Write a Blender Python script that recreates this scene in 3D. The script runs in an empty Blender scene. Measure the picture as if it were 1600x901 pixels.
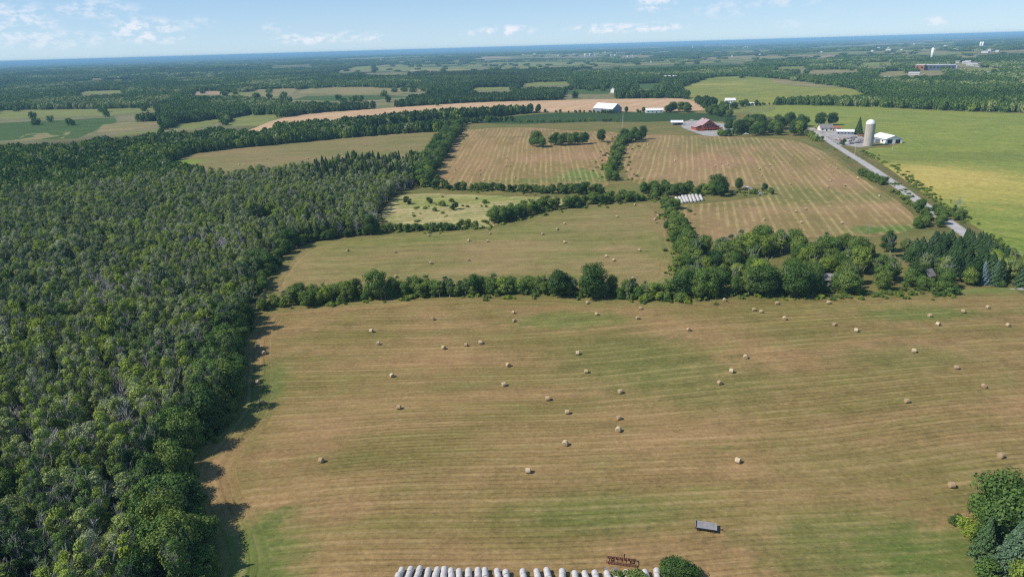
import bpy, bmesh, math, random
import numpy as np
from mathutils import Vector, Matrix
from mathutils.geometry import delaunay_2d_cdt

SC = bpy.context.scene
COL = SC.collection
R = math.radians
random.seed(7)
RNG = np.random.default_rng(11)

# ------------------------------------------------------------------ camera
H = 95.0                      # drone height
F = 1080.0                    # focal length in photograph pixels (1600 wide)
PITCH = R(19.25)
ROLL = R(1.65)
cam_d = bpy.data.cameras.new('camera')
cam = bpy.data.objects.new('camera', cam_d)
COL.objects.link(cam)
cam_d.sensor_width = 36
cam_d.lens = 36 * F / 1600
cam_d.clip_start = 1
cam_d.clip_end = 200000
fw = Vector((0, math.cos(PITCH), -math.sin(PITCH)))
r0 = Vector((1, 0, 0))
u0 = r0.cross(fw)
rt = r0 * math.cos(ROLL) - u0 * math.sin(ROLL)
up = r0 * math.sin(ROLL) + u0 * math.cos(ROLL)
M = Matrix((rt, up, -fw)).transposed().to_4x4()
M.translation = Vector((0, 0, H))
cam.matrix_world = M
SC.camera = cam

# ------------------------------------------------------------------ light
SUN_EL = R(46)
SH_AZ = R(17)                 # shadows fall to +x and slightly away (+y)
sd = Vector((-math.cos(SH_AZ) * math.cos(SUN_EL), -math.sin(SH_AZ) * math.cos(SUN_EL), math.sin(SUN_EL)))
sun_d = bpy.data.lights.new('sun', 'SUN')
sun = bpy.data.objects.new('sun', sun_d)
COL.objects.link(sun)
sun_d.energy = 5.0
sun_d.angle = R(0.53)
sun_d.color = (1.0, 0.935, 0.82)
sun.rotation_euler = sd.to_track_quat('Z', 'Y').to_euler()
sun.location = (0, 0, 300)

W = bpy.data.worlds.new('World')
SC.world = W
W.use_nodes = True
wn = W.node_tree
for n in list(wn.nodes):
    wn.nodes.remove(n)


class NT:
    """small node-tree writer"""
    def __init__(s, tree):
        s.t = tree

    def n(s, typ, **kw):
        nd = s.t.nodes.new(typ)
        for k, v in kw.items():
            setattr(nd, k, v)
        return nd

    def l(s, a, b):
        s.t.links.new(a, b)

    def set(s, inp, v):
        if isinstance(v, (int, float)):
            inp.default_value = v
        elif isinstance(v, (tuple, list, Vector)):
            if len(inp.default_value) == 4 and len(v) == 3:
                v = (*v, 1)
            inp.default_value = v
        else:
            s.l(v, inp)

    def m(s, op, a, b=0.0, c=0.0, clamp=False):
        nd = s.n('ShaderNodeMath', operation=op, use_clamp=clamp)
        s.set(nd.inputs[0], a); s.set(nd.inputs[1], b)
        if op in ('MULTIPLY_ADD', 'SMOOTH_MIN', 'WRAP', 'COMPARE'):
            s.set(nd.inputs[2], c)
        return nd.outputs[0]

    def ss(s, v, a, b, lo=0.0, hi=1.0):
        nd = s.n('ShaderNodeMapRange', interpolation_type='SMOOTHSTEP')
        for i, q in enumerate((v, a, b, lo, hi)):
            s.set(nd.inputs[i], q)
        return nd.outputs[0]

    def mix(s, f, a, b, mode='MIX'):
        nd = s.n('ShaderNodeMix', data_type='RGBA', blend_type=mode)
        s.set(nd.inputs[0], f); s.set(nd.inputs[6], a); s.set(nd.inputs[7], b)
        return nd.outputs[2]

    def noise(s, vec, scale=1.0, detail=3.0, rough=0.55, dist=0.0, dim='3D'):
        nd = s.n('ShaderNodeTexNoise', noise_dimensions=dim)
        s.set(nd.inputs['Vector'], vec)
        nd.inputs['Scale'].default_value = scale
        nd.inputs['Detail'].default_value = detail
        nd.inputs['Roughness'].default_value = rough
        nd.inputs['Distortion'].default_value = dist
        return nd.outputs[0]

    def sep(s, v):
        nd = s.n('ShaderNodeSeparateXYZ'); s.set(nd.inputs[0], v); return nd.outputs

    def comb(s, x, y, z=0.0):
        nd = s.n('ShaderNodeCombineXYZ')
        s.set(nd.inputs[0], x); s.set(nd.inputs[1], y); s.set(nd.inputs[2], z)
        return nd.outputs[0]

    def vm(s, op, a, b=(0, 0, 0)):
        nd = s.n('ShaderNodeVectorMath', operation=op)
        s.set(nd.inputs[0], a); s.set(nd.inputs[1], b)
        return nd.outputs[0]


# --- sky: Nishita + small cumulus puffs low above the horizon
w = NT(wn)
sky = w.n('ShaderNodeTexSky', sky_type='NISHITA', sun_disc=False)
sky.sun_elevation = SUN_EL
sky.sun_rotation = math.atan2(sd.x, sd.y)
sky.altitude = 300
sky.air_density = 0.7
sky.dust_density = 0.0
sky.ozone_density = 4.0
tc = w.n('ShaderNodeTexCoord')
dx, dy, dz = w.sep(w.vm('NORMALIZE', tc.outputs['Generated']))
az = w.m('ARCTAN2', dx, dy)
el = w.m('ARCSINE', dz)
cl = w.comb(az, w.m('MULTIPLY', el, 1.7), 3.0)
n1 = w.noise(cl, 26, 6, 0.6)
n2 = w.noise(cl, 5.0, 2, 0.5)
band = w.m('MULTIPLY', w.ss(el, 0.006, 0.018), w.ss(el, 0.42, 0.2))
thr = w.m('ADD', w.m('MULTIPLY', n1, 0.62), w.m('MULTIPLY', n2, 0.50))
cloud = w.m('MULTIPLY', w.ss(thr, 0.628, 0.73), band)
blobs = None
for (bx, by, rx, ry, st) in [(225, 48, 42, 14, 1.0), (262, 58, 26, 8, .7), (480, 61, 40, 7, 1.0), (548, 58, 18, 7, .8), (583, 59, 14, 7, .8),
                             (790, 49, 36, 7, 1.1), (730, 54, 10, 6, .6), (950, 45, 50, 6, 1.0), (1020, 43, 30, 6, 1.0), (1022, 5, 26, 10, 1.0),
                             (1130, 15, 34, 10, .45), (1060, 41, 14, 4, .8), (1465, 33, 14, 6, .8), (1225, 3, 40, 6, .5), (20, 36, 40, 22, .8),
                             (150, 14, 44, 10, .6), (85, 62, 70, 10, .6), (430, 44, 16, 6, .6), (310, 36, 18, 7, .5), (1232, 38, 16, 5, .4)]:
    d = (fw + rt * ((bx - 800) / F) + up * (-(by - 450.5) / F)).normalized()
    a0, e0 = math.atan2(d.x, d.y), math.asin(d.z)
    q = w.m('ADD', w.m('POWER', w.m('MULTIPLY', w.m('SUBTRACT', az, a0), F / rx), 2.0),
            w.m('POWER', w.m('MULTIPLY', w.m('SUBTRACT', el, e0), F / ry), 2.0))
    b = w.ss(q, 2.2, 0.0, 0.0, st)
    blobs = b if blobs is None else w.m('MAXIMUM', blobs, b)
n3 = w.noise(cl, 60, 5, 0.62)
puff = w.m('MULTIPLY', blobs, w.ss(n3, 0.42, 0.62))
puff = w.m('MULTIPLY', puff, w.ss(el, 0.004, 0.012))
cov = w.m('MAXIMUM', w.m('MULTIPLY', cloud, 0.06), w.m('MULTIPLY', puff, 0.8), clamp=True)
SKY_TINT = w.mix(0.62, sky.outputs[0], w.mix(w.ss(el, 0.12, 0.9), w.mix(w.ss(el, 0.0, 0.12), (5.7, 7.9, 9.9), (3.7, 6.5, 9.5)), (0.9, 1.9, 4.0)))
skyc = w.mix(cov, SKY_TINT, (9.0, 9.2, 9.9))
bg = w.n('ShaderNodeBackground')
bg.inputs['Strength'].default_value = 0.10
w.l(skyc, bg.inputs['Color'])
wo = w.n('ShaderNodeOutputWorld')
w.l(bg.outputs[0], wo.inputs['Surface'])

SC.view_settings.view_transform = 'Standard'
SC.view_settings.look = 'None'
SC.view_settings.exposure = 0.0
SC.view_settings.gamma = 1
SC.view_settings.use_curve_mapping = False
SC.render.engine = 'CYCLES'
SC.cycles.max_bounces = 5
SC.cycles.diffuse_bounces = 2
SC.cycles.glossy_bounces = 2
SC.cycles.transmission_bounces = 2
SC.cycles.volume_bounces = 1
SC.cycles.transparent_max_bounces = 4
SC.cycles.use_denoising = False
SC.cycles.pixel_filter_type = 'BLACKMAN_HARRIS'
SC.cycles.filter_width = 1.25
SC.cycles.use_adaptive_sampling = True
SC.cycles.adaptive_threshold = 0.015

# ------------------------------------------------------------------ terrain and the photograph's pixel grid
def hgt(x, y):
    x = np.asarray(x, float); y = np.asarray(y, float)
    d = np.hypot(x, y)
    t = np.clip((d - 1500) / 3500, 0, 1); t = t * t * (3 - 2 * t)
    f = 1 - np.clip((d - 9000) / 6000, 0, 1)
    z = 0.6 * np.sin(x / 83 + 1) * np.sin(y / 97 + .5) + 0.45 * np.sin((x + y) / 66 + 2.0)
    z = z + t * f * (9 * np.sin(x / 900 + 1.3) * np.sin(y / 1100 + .4) + 6 * np.sin((x - .6 * y) / 1500))
    t2 = np.clip((d - 26000) / 8000, 0, 1)
    z = z + t2 * (16 + 15 * np.sin(x / 2600 + .7) + 12 * np.sin(x / 1100 + 2) * np.sin(y / 5000))
    return z


def ray(px, py):
    return (fw + rt * ((px - 800) / F) + up * (-(py - 450.5) / F))


def at(px, py, dz=0.0):
    """ground point seen at a photograph pixel"""
    d = ray(px, py)
    z = 0.0
    p = None
    for _ in range(14):
        t = (z + dz - H) / min(d.z, -0.0015)
        p = d * t
        z = float(hgt(p.x, p.y)) if abs(t) < 9000 else 0.0
    return Vector((p.x, p.y, z))


def project(x, y, z):
    x = np.asarray(x, float); y = np.asarray(y, float); z = np.asarray(z, float) - H
    dep = x * fw.x + y * fw.y + z * fw.z
    dep = np.maximum(dep, 1e-3)
    a = (x * rt.x + y * rt.y + z * rt.z) / dep * F + 800
    b = 450.5 - (x * up.x + y * up.y + z * up.z) / dep * F
    return a, b, dep


def vnoise(x, y, s, seed=0):
    x = np.asarray(x, float) / s; y = np.asarray(y, float) / s
    xi = np.floor(x).astype(np.int64); yi = np.floor(y).astype(np.int64)
    fx = x - xi; fy = y - yi
    fx = fx * fx * (3 - 2 * fx); fy = fy * fy * (3 - 2 * fy)

    def hsh(a, b):
        v = np.sin(a * 127.1 + b * 311.7 + seed * 74.7) * 43758.5453
        return v - np.floor(v)
    return (hsh(xi, yi) * (1 - fx) + hsh(xi + 1, yi) * fx) * (1 - fy) + (hsh(xi, yi + 1) * (1 - fx) + hsh(xi + 1, yi + 1) * fx) * fy


def inpoly(P, X, Y):
    ins = np.zeros(X.shape, bool)
    n = len(P)
    j = n - 1
    lox = min(p[0] for p in P); hix = max(p[0] for p in P)
    loy = min(p[1] for p in P); hiy = max(p[1] for p in P)
    sel = (X >= lox) & (X <= hix) & (Y >= loy) & (Y <= hiy)
    xs, ys = X[sel], Y[sel]
    if not len(xs):
        return ins
    o = np.zeros(xs.shape, bool)
    for i in range(n):
        xi, yi = P[i]; xj, yj = P[j]
        if yi != yj:
            c = ((yi > ys) != (yj > ys)) & (xs < (xj - xi) * (ys - yi) / (yj - yi) + xi)
            o ^= c
        j = i
    ins[sel] = o
    return ins


def wpoly(pts, smooth=1):
    P = [at(a, b) for a, b in pts]
    P = [(p.x, p.y) for p in P]
    for _ in range(smooth):
        Q = []
        for i in range(len(P)):
            a, b = P[i], P[(i + 1) % len(P)]
            Q.append((a[0] * .8 + b[0] * .2, a[1] * .8 + b[1] * .2))
            Q.append((a[0] * .2 + b[0] * .8, a[1] * .2 + b[1] * .8))
        P = Q
    return P


# ------------------------------------------------------------------ materials
def material(name):
    m = bpy.data.materials.new(name)
    m.use_nodes = True
    t = m.node_tree
    for n in list(t.nodes):
        t.nodes.remove(n)
    k = NT(t)
    k.out = k.n('ShaderNodeOutputMaterial')
    return m, k


def finish(k, col, rough=0.9, spec=0.2, bump=None, bs=0.3, metal=0.0):
    b = k.n('ShaderNodeBsdfPrincipled')
    k.set(b.inputs['Base Color'], col)
    k.set(b.inputs['Roughness'], rough)
    b.inputs['Specular IOR Level'].default_value = spec
    b.inputs['Metallic'].default_value = metal
    if bump is not None:
        bn = k.n('ShaderNodeBump')
        bn.inputs['Strength'].default_value = bs
        bn.inputs['Distance'].default_value = 0.15
        k.l(bump, bn.inputs['Height'])
        k.l(bn.outputs[0], b.inputs['Normal'])
    k.l(b.outputs[0], k.out.inputs['Surface'])
    return b


def simple(name, col, rough=0.8, var=0.15, scale=1.2, spec=0.25, metal=0.0, dirt=None):
    m, k = material(name)
    tcn = k.n('ShaderNodeTexCoord')
    nz = k.noise(tcn.outputs['Object'], scale, 4, 0.6)
    c = k.mix(k.ss(nz, 0.3, 0.7), [v * (1 - var) for v in col], [min(1, v * (1 + var)) for v in col])
    if dirt is not None:
        n2 = k.noise(tcn.outputs['Object'], scale * .35, 4, 0.65)
        c = k.mix(k.ss(n2, 0.5, 0.72, 0, 0.7), c, dirt)
    finish(k, c, rough, spec, metal=metal)
    return m


def stripes_mat(name, col, gap, width, axis=0, rough=.6, dark=.55, metal=0.0):
    """ribbed sheet metal / siding / shingle courses"""
    m, k = material(name)
    tcn = k.n('ShaderNodeTexCoord')
    s = k.sep(tcn.outputs['Object'])[axis]
    f = k.m('FRACT', k.m('DIVIDE', s, gap))
    line = k.m('LESS_THAN', f, width / gap)
    nz = k.noise(tcn.outputs['Object'], 0.5, 4, 0.6)
    c = k.mix(k.ss(nz, .3, .7), [v * .85 for v in col], [min(1, v * 1.1) for v in col])
    c = k.mix(k.m('MULTIPLY', line, 0.8), c, [v * dark for v in col])
    finish(k, c, rough, .3, metal=metal)
    return m


def field_mat(name, cA, cB, cC, ang=0.0, gap=3.6, stripe=0.5, big=60.0, warp=8.0, patches=(), head=False, speck=0.22,
              band=0.35, detail_green=(0.09, 0.14, 0.035), green=0.0, fine=0.9, streak=0.6, biasAB=0.5, furrow=0.0):
    m, k = material(name)
    g = k.n('ShaderNodeNewGeometry')
    P = g.outputs['Position']
    mp = k.n('ShaderNodeMapping', vector_type='POINT')
    mp.inputs['Rotation'].default_value = (0, 0, -ang)
    k.l(P, mp.inputs['Vector'])
    u, v, _ = k.sep(mp.outputs[0])
    wv = k.noise(P, 1 / 130.0, 1, 0.4)
    v2 = k.m('ADD', v, k.m('MULTIPLY', k.m('SUBTRACT', wv, 0.5), warp * 2))
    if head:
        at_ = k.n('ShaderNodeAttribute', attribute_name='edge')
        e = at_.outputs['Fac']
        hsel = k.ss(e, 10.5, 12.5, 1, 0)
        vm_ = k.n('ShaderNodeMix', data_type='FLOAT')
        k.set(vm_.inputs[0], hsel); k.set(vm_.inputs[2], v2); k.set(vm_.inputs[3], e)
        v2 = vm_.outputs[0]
    # regular swath plus irregular streaks that run along it
    sn = k.m('SINE', k.m('MULTIPLY', v2, 2 * math.pi / gap))
    sn = k.ss(sn, -0.2, 0.9)
    st1 = k.noise(k.comb(k.m('DIVIDE', u, 70.0), k.m('DIVIDE', v2, gap * 1.5), 2.0), 1, 3, 0.6)
    st2 = k.noise(k.comb(k.m('DIVIDE', u, 14.0), k.m('DIVIDE', v2, gap * .3), 5.0), 1, 3, 0.65)
    L1 = k.noise(P, 1 / big, 4, 0.6, 0.6)
    L2 = k.noise(k.comb(k.m('DIVIDE', u, big * 1.2), k.m('DIVIDE', v2, big * .22), 9.0), 1, 4, 0.6)
    mid = k.noise(P, 1 / 7.0, 4, 0.62)
    fin = k.noise(P, fine, 4, 0.75)
    ab = k.m('ADD', k.m('MULTIPLY', L1, 0.5), k.m('MULTIPLY', L2, 0.5))
    c = k.mix(k.ss(ab, biasAB - .13, biasAB + .13), cA, cB)
    gm = k.m('ADD', k.m('MULTIPLY', mid, 0.5), k.m('MULTIPLY', L2, 0.5))
    if green > 0:
        c = k.mix(k.ss(gm, 0.50, 0.66, 0, green), c, detail_green)
    for (px, py, rx, ry, pc, ps) in patches:
        q = at(px, py)
        dd = k.vm('MULTIPLY', k.vm('SUBTRACT', P, (q.x, q.y, 0)), (1 / rx, 1 / ry, 0))
        ln = k.n('ShaderNodeVectorMath', operation='LENGTH'); k.l(dd, ln.inputs[0])
        rr = k.m('ADD', ln.outputs['Value'], k.m('MULTIPLY', k.m('SUBTRACT', gm, 0.5), 2.6))
        c = k.mix(k.ss(rr, 1.15, 0.35, 0, ps), c, pc)
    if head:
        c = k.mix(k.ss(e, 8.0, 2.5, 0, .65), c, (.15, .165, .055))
    # windrow stubble, brighter straw
    sv = k.m('MULTIPLY', sn, k.ss(k.m('ADD', k.m('MULTIPLY', st1, .6), k.m('MULTIPLY', mid, .4)), 0.38, 0.60))
    c = k.mix(k.m('MULTIPLY', sv, stripe), c, cC)
    fl = k.noise(k.comb(k.m('MULTIPLY', u, .55), k.m('MULTIPLY', v2, 1.3), 1.0), 1, 2, .8)
    c = k.mix(k.ss(fl, .60, .74, 0, .55), c, cC)
    c = k.mix(k.ss(fl, .40, .28, 0, .40), c, [q * .45 for q in cB])
    val = k.m('ADD', k.m('MULTIPLY', k.m('SUBTRACT', st2, 0.5), streak), 1.0)
    val = k.m('ADD', val, k.m('MULTIPLY', k.m('SUBTRACT', st1, 0.5), band * 1.6))
    val = k.m('ADD', val, k.m('MULTIPLY', k.m('SUBTRACT', fin, 0.5), speck * 4))
    val = k.m('ADD', val, k.m('MULTIPLY', k.m('SUBTRACT', mid, 0.5), 0.5))
    if furrow:
        fu = k.ss(k.m('SINE', k.m('MULTIPLY', v2, 2 * math.pi / gap * 2)), .35, 1.0)
        fu = k.m('MULTIPLY', fu, k.ss(k.m('ADD', k.m('MULTIPLY', st2, .5), k.m('MULTIPLY', L1, .5)), .40, .58))
        val = k.m('SUBTRACT', val, k.m('MULTIPLY', fu, furrow))
    val = k.m('MAXIMUM', val, 0.35)
    hs = k.n('ShaderNodeHueSaturation')
    k.l(c, hs.inputs['Color']); k.l(val, hs.inputs['Value'])
    finish(k, k.mix(1.0, hs.outputs[0], (1.0, .95, .79), 'MULTIPLY'), 0.95, 0.1, bump=fin, bs=0.5)
    return m


# crown foliage: 'tint' picks the species colour (set per tree), leaves vary one by one
TINTS = [(0.00, (0.047, 0.096, 0.028)), (0.25, (0.103, 0.185, 0.042)), (0.50, (0.160, 0.226, 0.054)),
         (0.75, (0.245, 0.335, 0.042)), (1.00, (0.305, 0.350, 0.200))]
TINT_WORDS = ['dark green', 'mid green', 'olive green', 'yellow green', 'grey green']


def leaf_mat(name, ramp, trans=0.25, spread=0.22, val=1.0):
    m, k = material(name)
    a = k.n('ShaderNodeAttribute', attribute_name='tint', attribute_type='INSTANCER')
    g = k.n('ShaderNodeNewGeometry')
    nz = k.noise(g.outputs['Position'], 1 / 5.0, 3, 0.6)
    f = k.m('ADD', a.outputs['Fac'], k.m('MULTIPLY', k.m('SUBTRACT', nz, 0.5), spread), clamp=True)
    cr = k.n('ShaderNodeValToRGB')
    el_ = cr.color_ramp.elements
    el_[0].position, el_[0].color = ramp[0][0], (*ramp[0][1], 1)
    el_[1].position, el_[1].color = ramp[-1][0], (*ramp[-1][1], 1)
    for p, c in ramp[1:-1]:
        e = el_.new(p); e.color = (*c, 1)
    k.l(f, cr.inputs[0])
    hs = k.n('ShaderNodeHueSaturation')
    k.l(cr.outputs[0], hs.inputs['Color'])
    k.l(k.m('ADD', k.m('MULTIPLY', g.outputs['Random Per Island'], 0.8), 0.62 * val), hs.inputs['Value'])
    k.l(k.m('ADD', k.m('MULTIPLY', g.outputs['Random Per Island'], -0.035), 0.515), hs.inputs['Hue'])
    d = k.n('ShaderNodeBsdfDiffuse'); k.l(hs.outputs[0], d.inputs[0])
    t = k.n('ShaderNodeBsdfTranslucent'); k.l(hs.outputs[0], t.inputs[0])
    mx = k.n('ShaderNodeMixShader'); mx.inputs[0].default_value = trans
    k.l(d.outputs[0], mx.inputs[1]); k.l(t.outputs[0], mx.inputs[2])
    gl = k.n('ShaderNodeBsdfGlossy'); gl.inputs['Roughness'].default_value = .45
    gl.inputs['Color'].default_value = (.9, .95, 1, 1)
    m2 = k.n('ShaderNodeMixShader'); m2.inputs[0].default_value = 0.008
    k.l(mx.outputs[0], m2.inputs[1]); k.l(gl.outputs[0], m2.inputs[2])
    k.l(m2.outputs[0], k.out.inputs['Surface'])
    return m


M_LEAF = leaf_mat('broad_leaves', TINTS)
M_NEEDLE = leaf_mat('needles', [(0, (0.045, 0.090, 0.034)), (.5, (0.080, 0.145, 0.055)), (1, (0.19, 0.27, 0.27))], trans=.1)
M_BARK = simple('bark', (0.17, 0.15, 0.125), .9, .3, 3)
M_DEAD = simple('dead_wood', (0.40, 0.385, 0.38), .85, .35, 1.5)

# ------------------------------------------------------------------ object helpers
def tag(o, label=None, cat=None, group=None, kind=None):
    if label: o['label'] = label
    if cat: o['category'] = cat
    if group: o['group'] = group
    if kind: o['kind'] = kind
    return o


def mesh_obj(name, me, parent=None, loc=None):
    o = bpy.data.objects.new(name, me)
    COL.objects.link(o)
    if parent: o.parent = parent
    if loc is not None: o.location = loc
    return o


def empty(name, loc, rz=0.0):
    o = bpy.data.objects.new(name, None)
    o.empty_display_size = .5
    COL.objects.link(o)
    o.location = loc
    o.rotation_euler = (0, 0, rz)
    return o


def np_mesh(name, V, Q, mats, mat_idx=None, smooth=False):
    """V (n,3), Q (m,k) faces of equal size"""
    me = bpy.data.meshes.new(name)
    V = np.asarray(V, np.float32); Q = np.asarray(Q, np.int32)
    me.vertices.add(len(V)); me.vertices.foreach_set('co', V.ravel())
    k = Q.shape[1]
    me.loops.add(Q.size); me.loops.foreach_set('vertex_index', Q.ravel())
    me.polygons.add(len(Q)); me.polygons.foreach_set('loop_start', np.arange(len(Q), dtype=np.int32) * k)
    me.polygons.foreach_set('loop_total', np.full(len(Q), k, np.int32))
    if not isinstance(mats, (list, tuple)): mats = [mats]
    for m in mats: me.materials.append(m)
    if mat_idx is not None: me.polygons.foreach_set('material_index', np.asarray(mat_idx, np.int32))
    me.update(calc_edges=True)
    me.polygons.foreach_set('use_smooth', np.full(len(Q), smooth))
    return me


def bm_mesh(name, bm, mat, smooth=False):
    me = bpy.data.meshes.new(name)
    bmesh.ops.recalc_face_normals(bm, faces=bm.faces)
    bm.to_mesh(me); bm.free()
    for m in (mat if isinstance(mat, (list, tuple)) else [mat]): me.materials.append(m)
    if smooth:
        me.polygons.foreach_set('use_smooth', np.full(len(me.polygons), True))
    return me


def box(bm, x0, x1, y0, y1, z0, z1, mi=0):
    v = [bm.verts.new(p) for p in ((x0, y0, z0), (x1, y0, z0), (x1, y1, z0), (x0, y1, z0), (x0, y0, z1), (x1, y0, z1), (x1, y1, z1), (x0, y1, z1))]
    for f in ((0, 3, 2, 1), (4, 5, 6, 7), (0, 1, 5, 4), (1, 2, 6, 5), (2, 3, 7, 6), (3, 0, 4, 7)):
        bm.faces.new([v[i] for i in f]).material_index = mi
    return v


def tube(bm, a, b, ra, rb, n=6, cap=True):
    a, b = Vector(a), Vector(b)
    d = (b - a).normalized()
    s = d.orthogonal().normalized(); t = d.cross(s)
    A = [bm.verts.new(a + (s * math.cos(2 * math.pi * i / n) + t * math.sin(2 * math.pi * i / n)) * ra) for i in range(n)]
    B = [bm.verts.new(b + (s * math.cos(2 * math.pi * i / n) + t * math.sin(2 * math.pi * i / n)) * rb) for i in range(n)]
    for i in range(n):
        bm.faces.new((A[i], A[(i + 1) % n], B[(i + 1) % n], B[i]))
    if cap:
        bm.faces.new(A[::-1]); bm.faces.new(B)


# ------------------------------------------------------------------ ground
LEVEL = lambda d, lv: (0.03 + d * 7e-5) * lv


def sheet(name, mat, P, lv, grid=8.0, jit=0.5, edge=False, kind='structure'):
    """a polygon draped on the terrain, lv layers above the ground sheet"""
    Q = []
    for i in range(len(P)):
        a, b = P[i], P[(i + 1) % len(P)]
        L = math.hypot(b[0] - a[0], b[1] - a[1])
        n = max(1, int(L / max(grid * .5, 2)))
        for j in range(n):
            t = j / n
            Q.append((a[0] + (b[0] - a[0]) * t, a[1] + (b[1] - a[1]) * t))
    Q = [(x + (vnoise(x, y, 6, 3) - .5) * 2 * jit, y + (vnoise(x, y, 6, 4) - .5) * 2 * jit) for x, y in Q]
    Q = [(float(a), float(b)) for a, b in Q]
    xs = np.arange(min(q[0] for q in Q), max(q[0] for q in Q), grid)
    ys = np.arange(min(q[1] for q in Q), max(q[1] for q in Q), grid)
    X, Y = np.meshgrid(xs, ys)
    X = X.ravel() + .37; Y = Y.ravel() + .41
    ins = inpoly(Q, X, Y)
    X, Y = X[ins], Y[ins]
    n0 = len(Q)
    vin = [Vector(q) for q in Q] + [Vector((float(a), float(b))) for a, b in zip(X, Y)]
    res = delaunay_2d_cdt(vin, [], [list(range(n0))], 1, 1e-4)
    vo, fo = res[0], res[2]
    V = np.array([(v.x, v.y) for v in vo])
    d = np.hypot(V[:, 0], V[:, 1])
    z = hgt(V[:, 0], V[:, 1]) + LEVEL(d, lv)
    me = bpy.data.meshes.new(name)
    me.from_pydata(np.column_stack([V, z]).tolist(), [], [list(f) for f in fo])
    me.materials.append(mat)
    # make all faces look up
    bm = bmesh.new(); bm.from_mesh(me)
    for f in bm.faces:
        if f.normal.z < 0: f.normal_flip()
    bm.to_mesh(me); bm.free()
    me.polygons.foreach_set('use_smooth', np.full(len(me.polygons), True))
    if edge:
        q = np.array(Q)
        A = q; B = np.roll(q, -1, 0)
        co = np.array([tuple(v.co)[:2] for v in me.vertices])
        out = np.full(len(co), 1e9)
        for a, b in zip(A, B):
            ab = b - a; L2 = max((ab ** 2).sum(), 1e-9)
            t = np.clip(((co - a) @ ab) / L2, 0, 1)
            out = np.minimum(out, np.hypot(*(co - (a + t[:, None] * ab)).T))
        at_ = me.attributes.new('edge', 'FLOAT', 'POINT')
        at_.data.foreach_set('value', out.astype(np.float32))
    o = mesh_obj(name, me)
    if kind: o['kind'] = kind
    return o


def ground_mat():
    m, k = material('forest_floor')
    g = k.n('ShaderNodeNewGeometry'); P = g.outputs['Position']
    a = k.noise(P, 1 / 9.0, 4, .6); b = k.noise(P, 1 / 500.0, 3, .55); f = k.noise(P, 1.2, 3, .6)
    c0 = k.mix(k.ss(a, .35, .65), (0.030, 0.038, 0.018), (0.060, 0.066, 0.030))
    sc_ = k.mix(k.ss(k.noise(P, 1 / 60.0, 3, .6), .4, .6), (0.15, 0.16, 0.07), (0.22, 0.19, 0.11))
    ln0 = k.n('ShaderNodeVectorMath', operation='LENGTH'); k.l(P, ln0.inputs[0])
    c = k.mix(k.ss(ln0.outputs['Value'], 950, 1100), c0, sc_)
    ln = k.n('ShaderNodeVectorMath', operation='LENGTH'); k.l(P, ln.inputs[0])
    far = k.ss(ln.outputs['Value'], 10000, 13000)
    fc = k.mix(k.ss(b, .56, .60), (0.030, 0.045, 0.022), (0.16, 0.17, 0.08))
    c = k.mix(far, c, fc)
    c = k.mix(1.0, c, k.mix(f, (.7, .7, .7), (1.3, 1.3, 1.3)), 'MULTIPLY')
    finish(k, c, .95, .05)
    return m


nA, ring = 540, [30.0]
while ring[-1] < 60000:
    ring.append(ring[-1] * 1.034 + .4)
ring = np.array(ring); nR = len(ring)
ang = np.linspace(0, 2 * math.pi, nA, endpoint=False)
RR, AA = np.meshgrid(ring, ang, indexing='ij')
GX = RR * np.cos(AA); GY = RR * np.sin(AA)
V = np.column_stack([GX.ravel(), GY.ravel(), hgt(GX, GY).ravel()])
V = np.vstack([V, [[0, 0, float(hgt(0, 0))]]])
i, j = np.meshgrid(np.arange(nR - 1), np.arange(nA), indexing='ij')
a = i * nA + j; b = i * nA + (j + 1) % nA; c = (i + 1) * nA + (j + 1) % nA; d = (i + 1) * nA + j
Qd = np.column_stack([a.ravel(), d.ravel(), c.ravel(), b.ravel()])
tri = [(nR * nA, jj, (jj + 1) % nA, jj) for jj in range(nA)]
me = np_mesh('ground', V, Qd, ground_mat(), smooth=True)
bm = bmesh.new(); bm.from_mesh(me); bm.verts.ensure_lookup_table()
for jj in range(nA):
    bm.faces.new((bm.verts[nR * nA], bm.verts[jj], bm.verts[(jj + 1) % nA]))
bm.to_mesh(me); bm.free()
g_ = mesh_obj('ground', me); g_['kind'] = 'structure'

# ------------------------------------------------------------------ field outlines (photograph pixels -> ground)
A_TOP = [(403, 484), (470, 479), (520, 475), (640, 467), (760, 462), (860, 463), (960, 469), (1010, 471), (1110, 464), (1230, 463), (1400, 459), (1480, 461), (1520, 458), (1600, 457), (1900, 450), (2300, 440)]
A = A_TOP + [(2500, 700), (2300, 1150), (250, 1150), (270, 1000), (318, 901), (312, 850), (292, 800), (278, 770), (284, 735), (312, 700), (354, 655), (371, 610), (369, 560), (380, 525)]
B = [(403, 464), (412, 440), (440, 405), (470, 384), (530, 374), (620, 366), (700, 362), (745, 358), (800, 350), (830, 337), (880, 329), (950, 321), (1010, 315), (1036, 316), (1048, 335), (1060, 365), (1072, 400), (1064, 432), (1050, 448), (1000, 453), (960, 452), (860, 449), (760, 449), (640, 452), (520, 460), (440, 464)]
CC = [(590, 345), (622, 306), (660, 302), (700, 303), (790, 307), (868, 309), (885, 313), (872, 326), (800, 338), (775, 354), (735, 358), (700, 356), (640, 352)]
D = [(676, 291), (690, 262), (705, 228), (716, 204), (760, 201), (825, 199), (900, 205), (960, 206), (975, 214), (958, 245), (950, 262), (952, 285), (945, 294), (850, 293), (770, 291)]
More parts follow.
